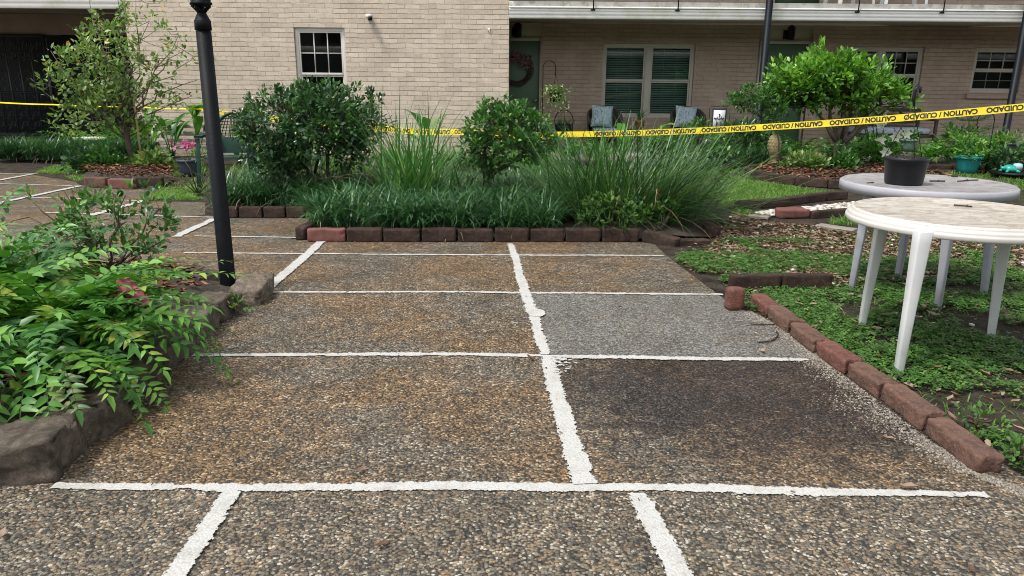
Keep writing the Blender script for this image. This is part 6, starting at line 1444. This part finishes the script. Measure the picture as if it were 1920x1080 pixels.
# lilies
def lily(label, px, py, Y, flowers):
    c = V(px, py, Y); b0 = np.array([c[0], Y, .05]); t = thing('lily', label, 'flower', b0, 'white lilies of the back bed'); s = MB(); lf = MB(); fls = []
    for fx_, fy_ in flowers:
        q = V(fx_, fy_, Y-.1); s.tube(limb(b0, q, 5, .02), .007, 5); P = limb(b0, q, 5, 0)
        n = 46; u = RNG.uniform(.1, .92, n); pos = b0+(q-b0)*u[:, None]; a = RNG.uniform(0, 2*PI, n); lf.blades(pos, a, RNG.uniform(.2, .9, n), RNG.uniform(.1, .18, n), .016, 1.0, np.clip(RNG.normal(.55, .2, n), 0, 1), 4)
        fl = MB(); fls.append(fl); d = np.array([rnd(-.8, .8), -.7, rnd(.0, .35)]); d /= np.linalg.norm(d); x_ = np.cross(d, [0, 0, 1.0]); x_ /= np.linalg.norm(x_); y_ = np.cross(x_, d)
        for k in range(6):
            a = k*PI/3; r_ = x_*math.cos(a)+y_*math.sin(a); w2 = np.cross(d, r_); v = []
            for L_, R_, W_ in ((0, .008, .008), (.07, .022, .02), (.12, .05, .03), (.145, .095, .003)): o = q+d*L_+r_*R_; v += [o-w2*W_, o+w2*W_]
            fl.add(v, [[(2*i, 2*i+1, 2*i+3, 2*i+2) for i in range(3)]], rnd(0, 1))
    s.build('stems', LM['bright'], t); lf.build('leaves', LM['bright'], t); [f_.build('flower', LM['white'], t, smooth=True) for f_ in fls]
lily('tall white lilies blooming above the tape right of the dense tree', 1640, 310, 12.2, [(1612, 203), (1618, 212), (1644, 210), (1635, 214)])
lily('white lilies opening just below the tape', 1662, 310, 12.1, [(1655, 236), (1690, 252), (1680, 258)])
lily('low white lily beside the black pot', 1665, 312, 12.0, [(1666, 287), (1640, 262)])
# small tiered pine
b0 = V(1803, 300, 12.3); b0 = np.array([b0[0], 12.3, .05]); t = thing('small_pine', 'young tiered pine with flat whorled branches behind the teal pot', 'tree', b0)
tr = limb(b0, np.array([b0[0]+.02, 12.3, V(1805, 212, 12.3)[2]]), 5, .01); trunks([tr], .014, .005, t, MT['bark'])
m = MB(); s = MB()
for zf, L in ((.42, .36), (.66, .42), (.86, .3), (.99, .12)):
    o = b0+(tr[-1]-b0)*zf
    for k in range(6):
        a = k*PI/3+zf*5; e = o+np.array([math.cos(a)*L, math.sin(a)*L, .16*L+.03]); md = (o+e)/2+np.array([0, 0, -.035]); s.tube([o, md, e], [.006, .005, .003], 4)
        n = 70; u = RNG.uniform(.12, 1, n)[:, None]; q = (1-u)**2*o+2*u*(1-u)*md+u*u*e; m.leaves(q, RNG.normal(0, .7, (n, 3))+(e-o)/L*.9, RNG.normal(0, 1, (n, 3)), .045, .007, RNG.random(n)*.7, 'rhomb')
m.build('needles', LM['azalea'], t); s.build('branches', MT['bark'], t)
# stone planter on the left
c = V(174, 258, 12.95)
t = thing('stone_planter', 'low pale stone planter with a rim behind the left liriope', 'planter', (c[0], 12.95, 0)); w_ = .25
m = MB(); m.box(c[0]-w_, c[0]+w_, 12.85, 13.05, 0, c[2]-.04); m.build('body', MT['concrete_path'], t, bevel=.01)
m = MB(); m.box(c[0]-w_-.03, c[0]+w_+.03, 12.82, 13.08, c[2]-.038, c[2]+.01); m.build('rim', MT['slab'], t, bevel=.008)
# ---------------------------------------------------------------- the far side of the courtyard (behind the camera, seen in the panes)
OB = thing('opposite_building', 'plain brick block with a white eave across the courtyard, mirrored in the windows', 'building', (0, -16, 0))
m = MB(); m.box(-50, 50, -22, -16, 0, 5.2); m.build('brick_wall', plain('shaded_brick', (.07, .06, .05), .9), OB)
m = MB(); m.box(-50.5, 50.5, -22.5, -15.2, 5.201, 5.5); m.box(-50.5, 50.5, -15.9, -15.4, 2.9, 3.2); m.build('eave', MT['siding'], OB)
m = MB()
for x in range(-20, 21, 5): m.box(x-.6, x+.6, -15.99, -15.9, 1, 2.4); m.box(x-.6, x+.6, -15.99, -15.9, 3.4, 4.6)
m.build('windows', MT['dark'], OB)
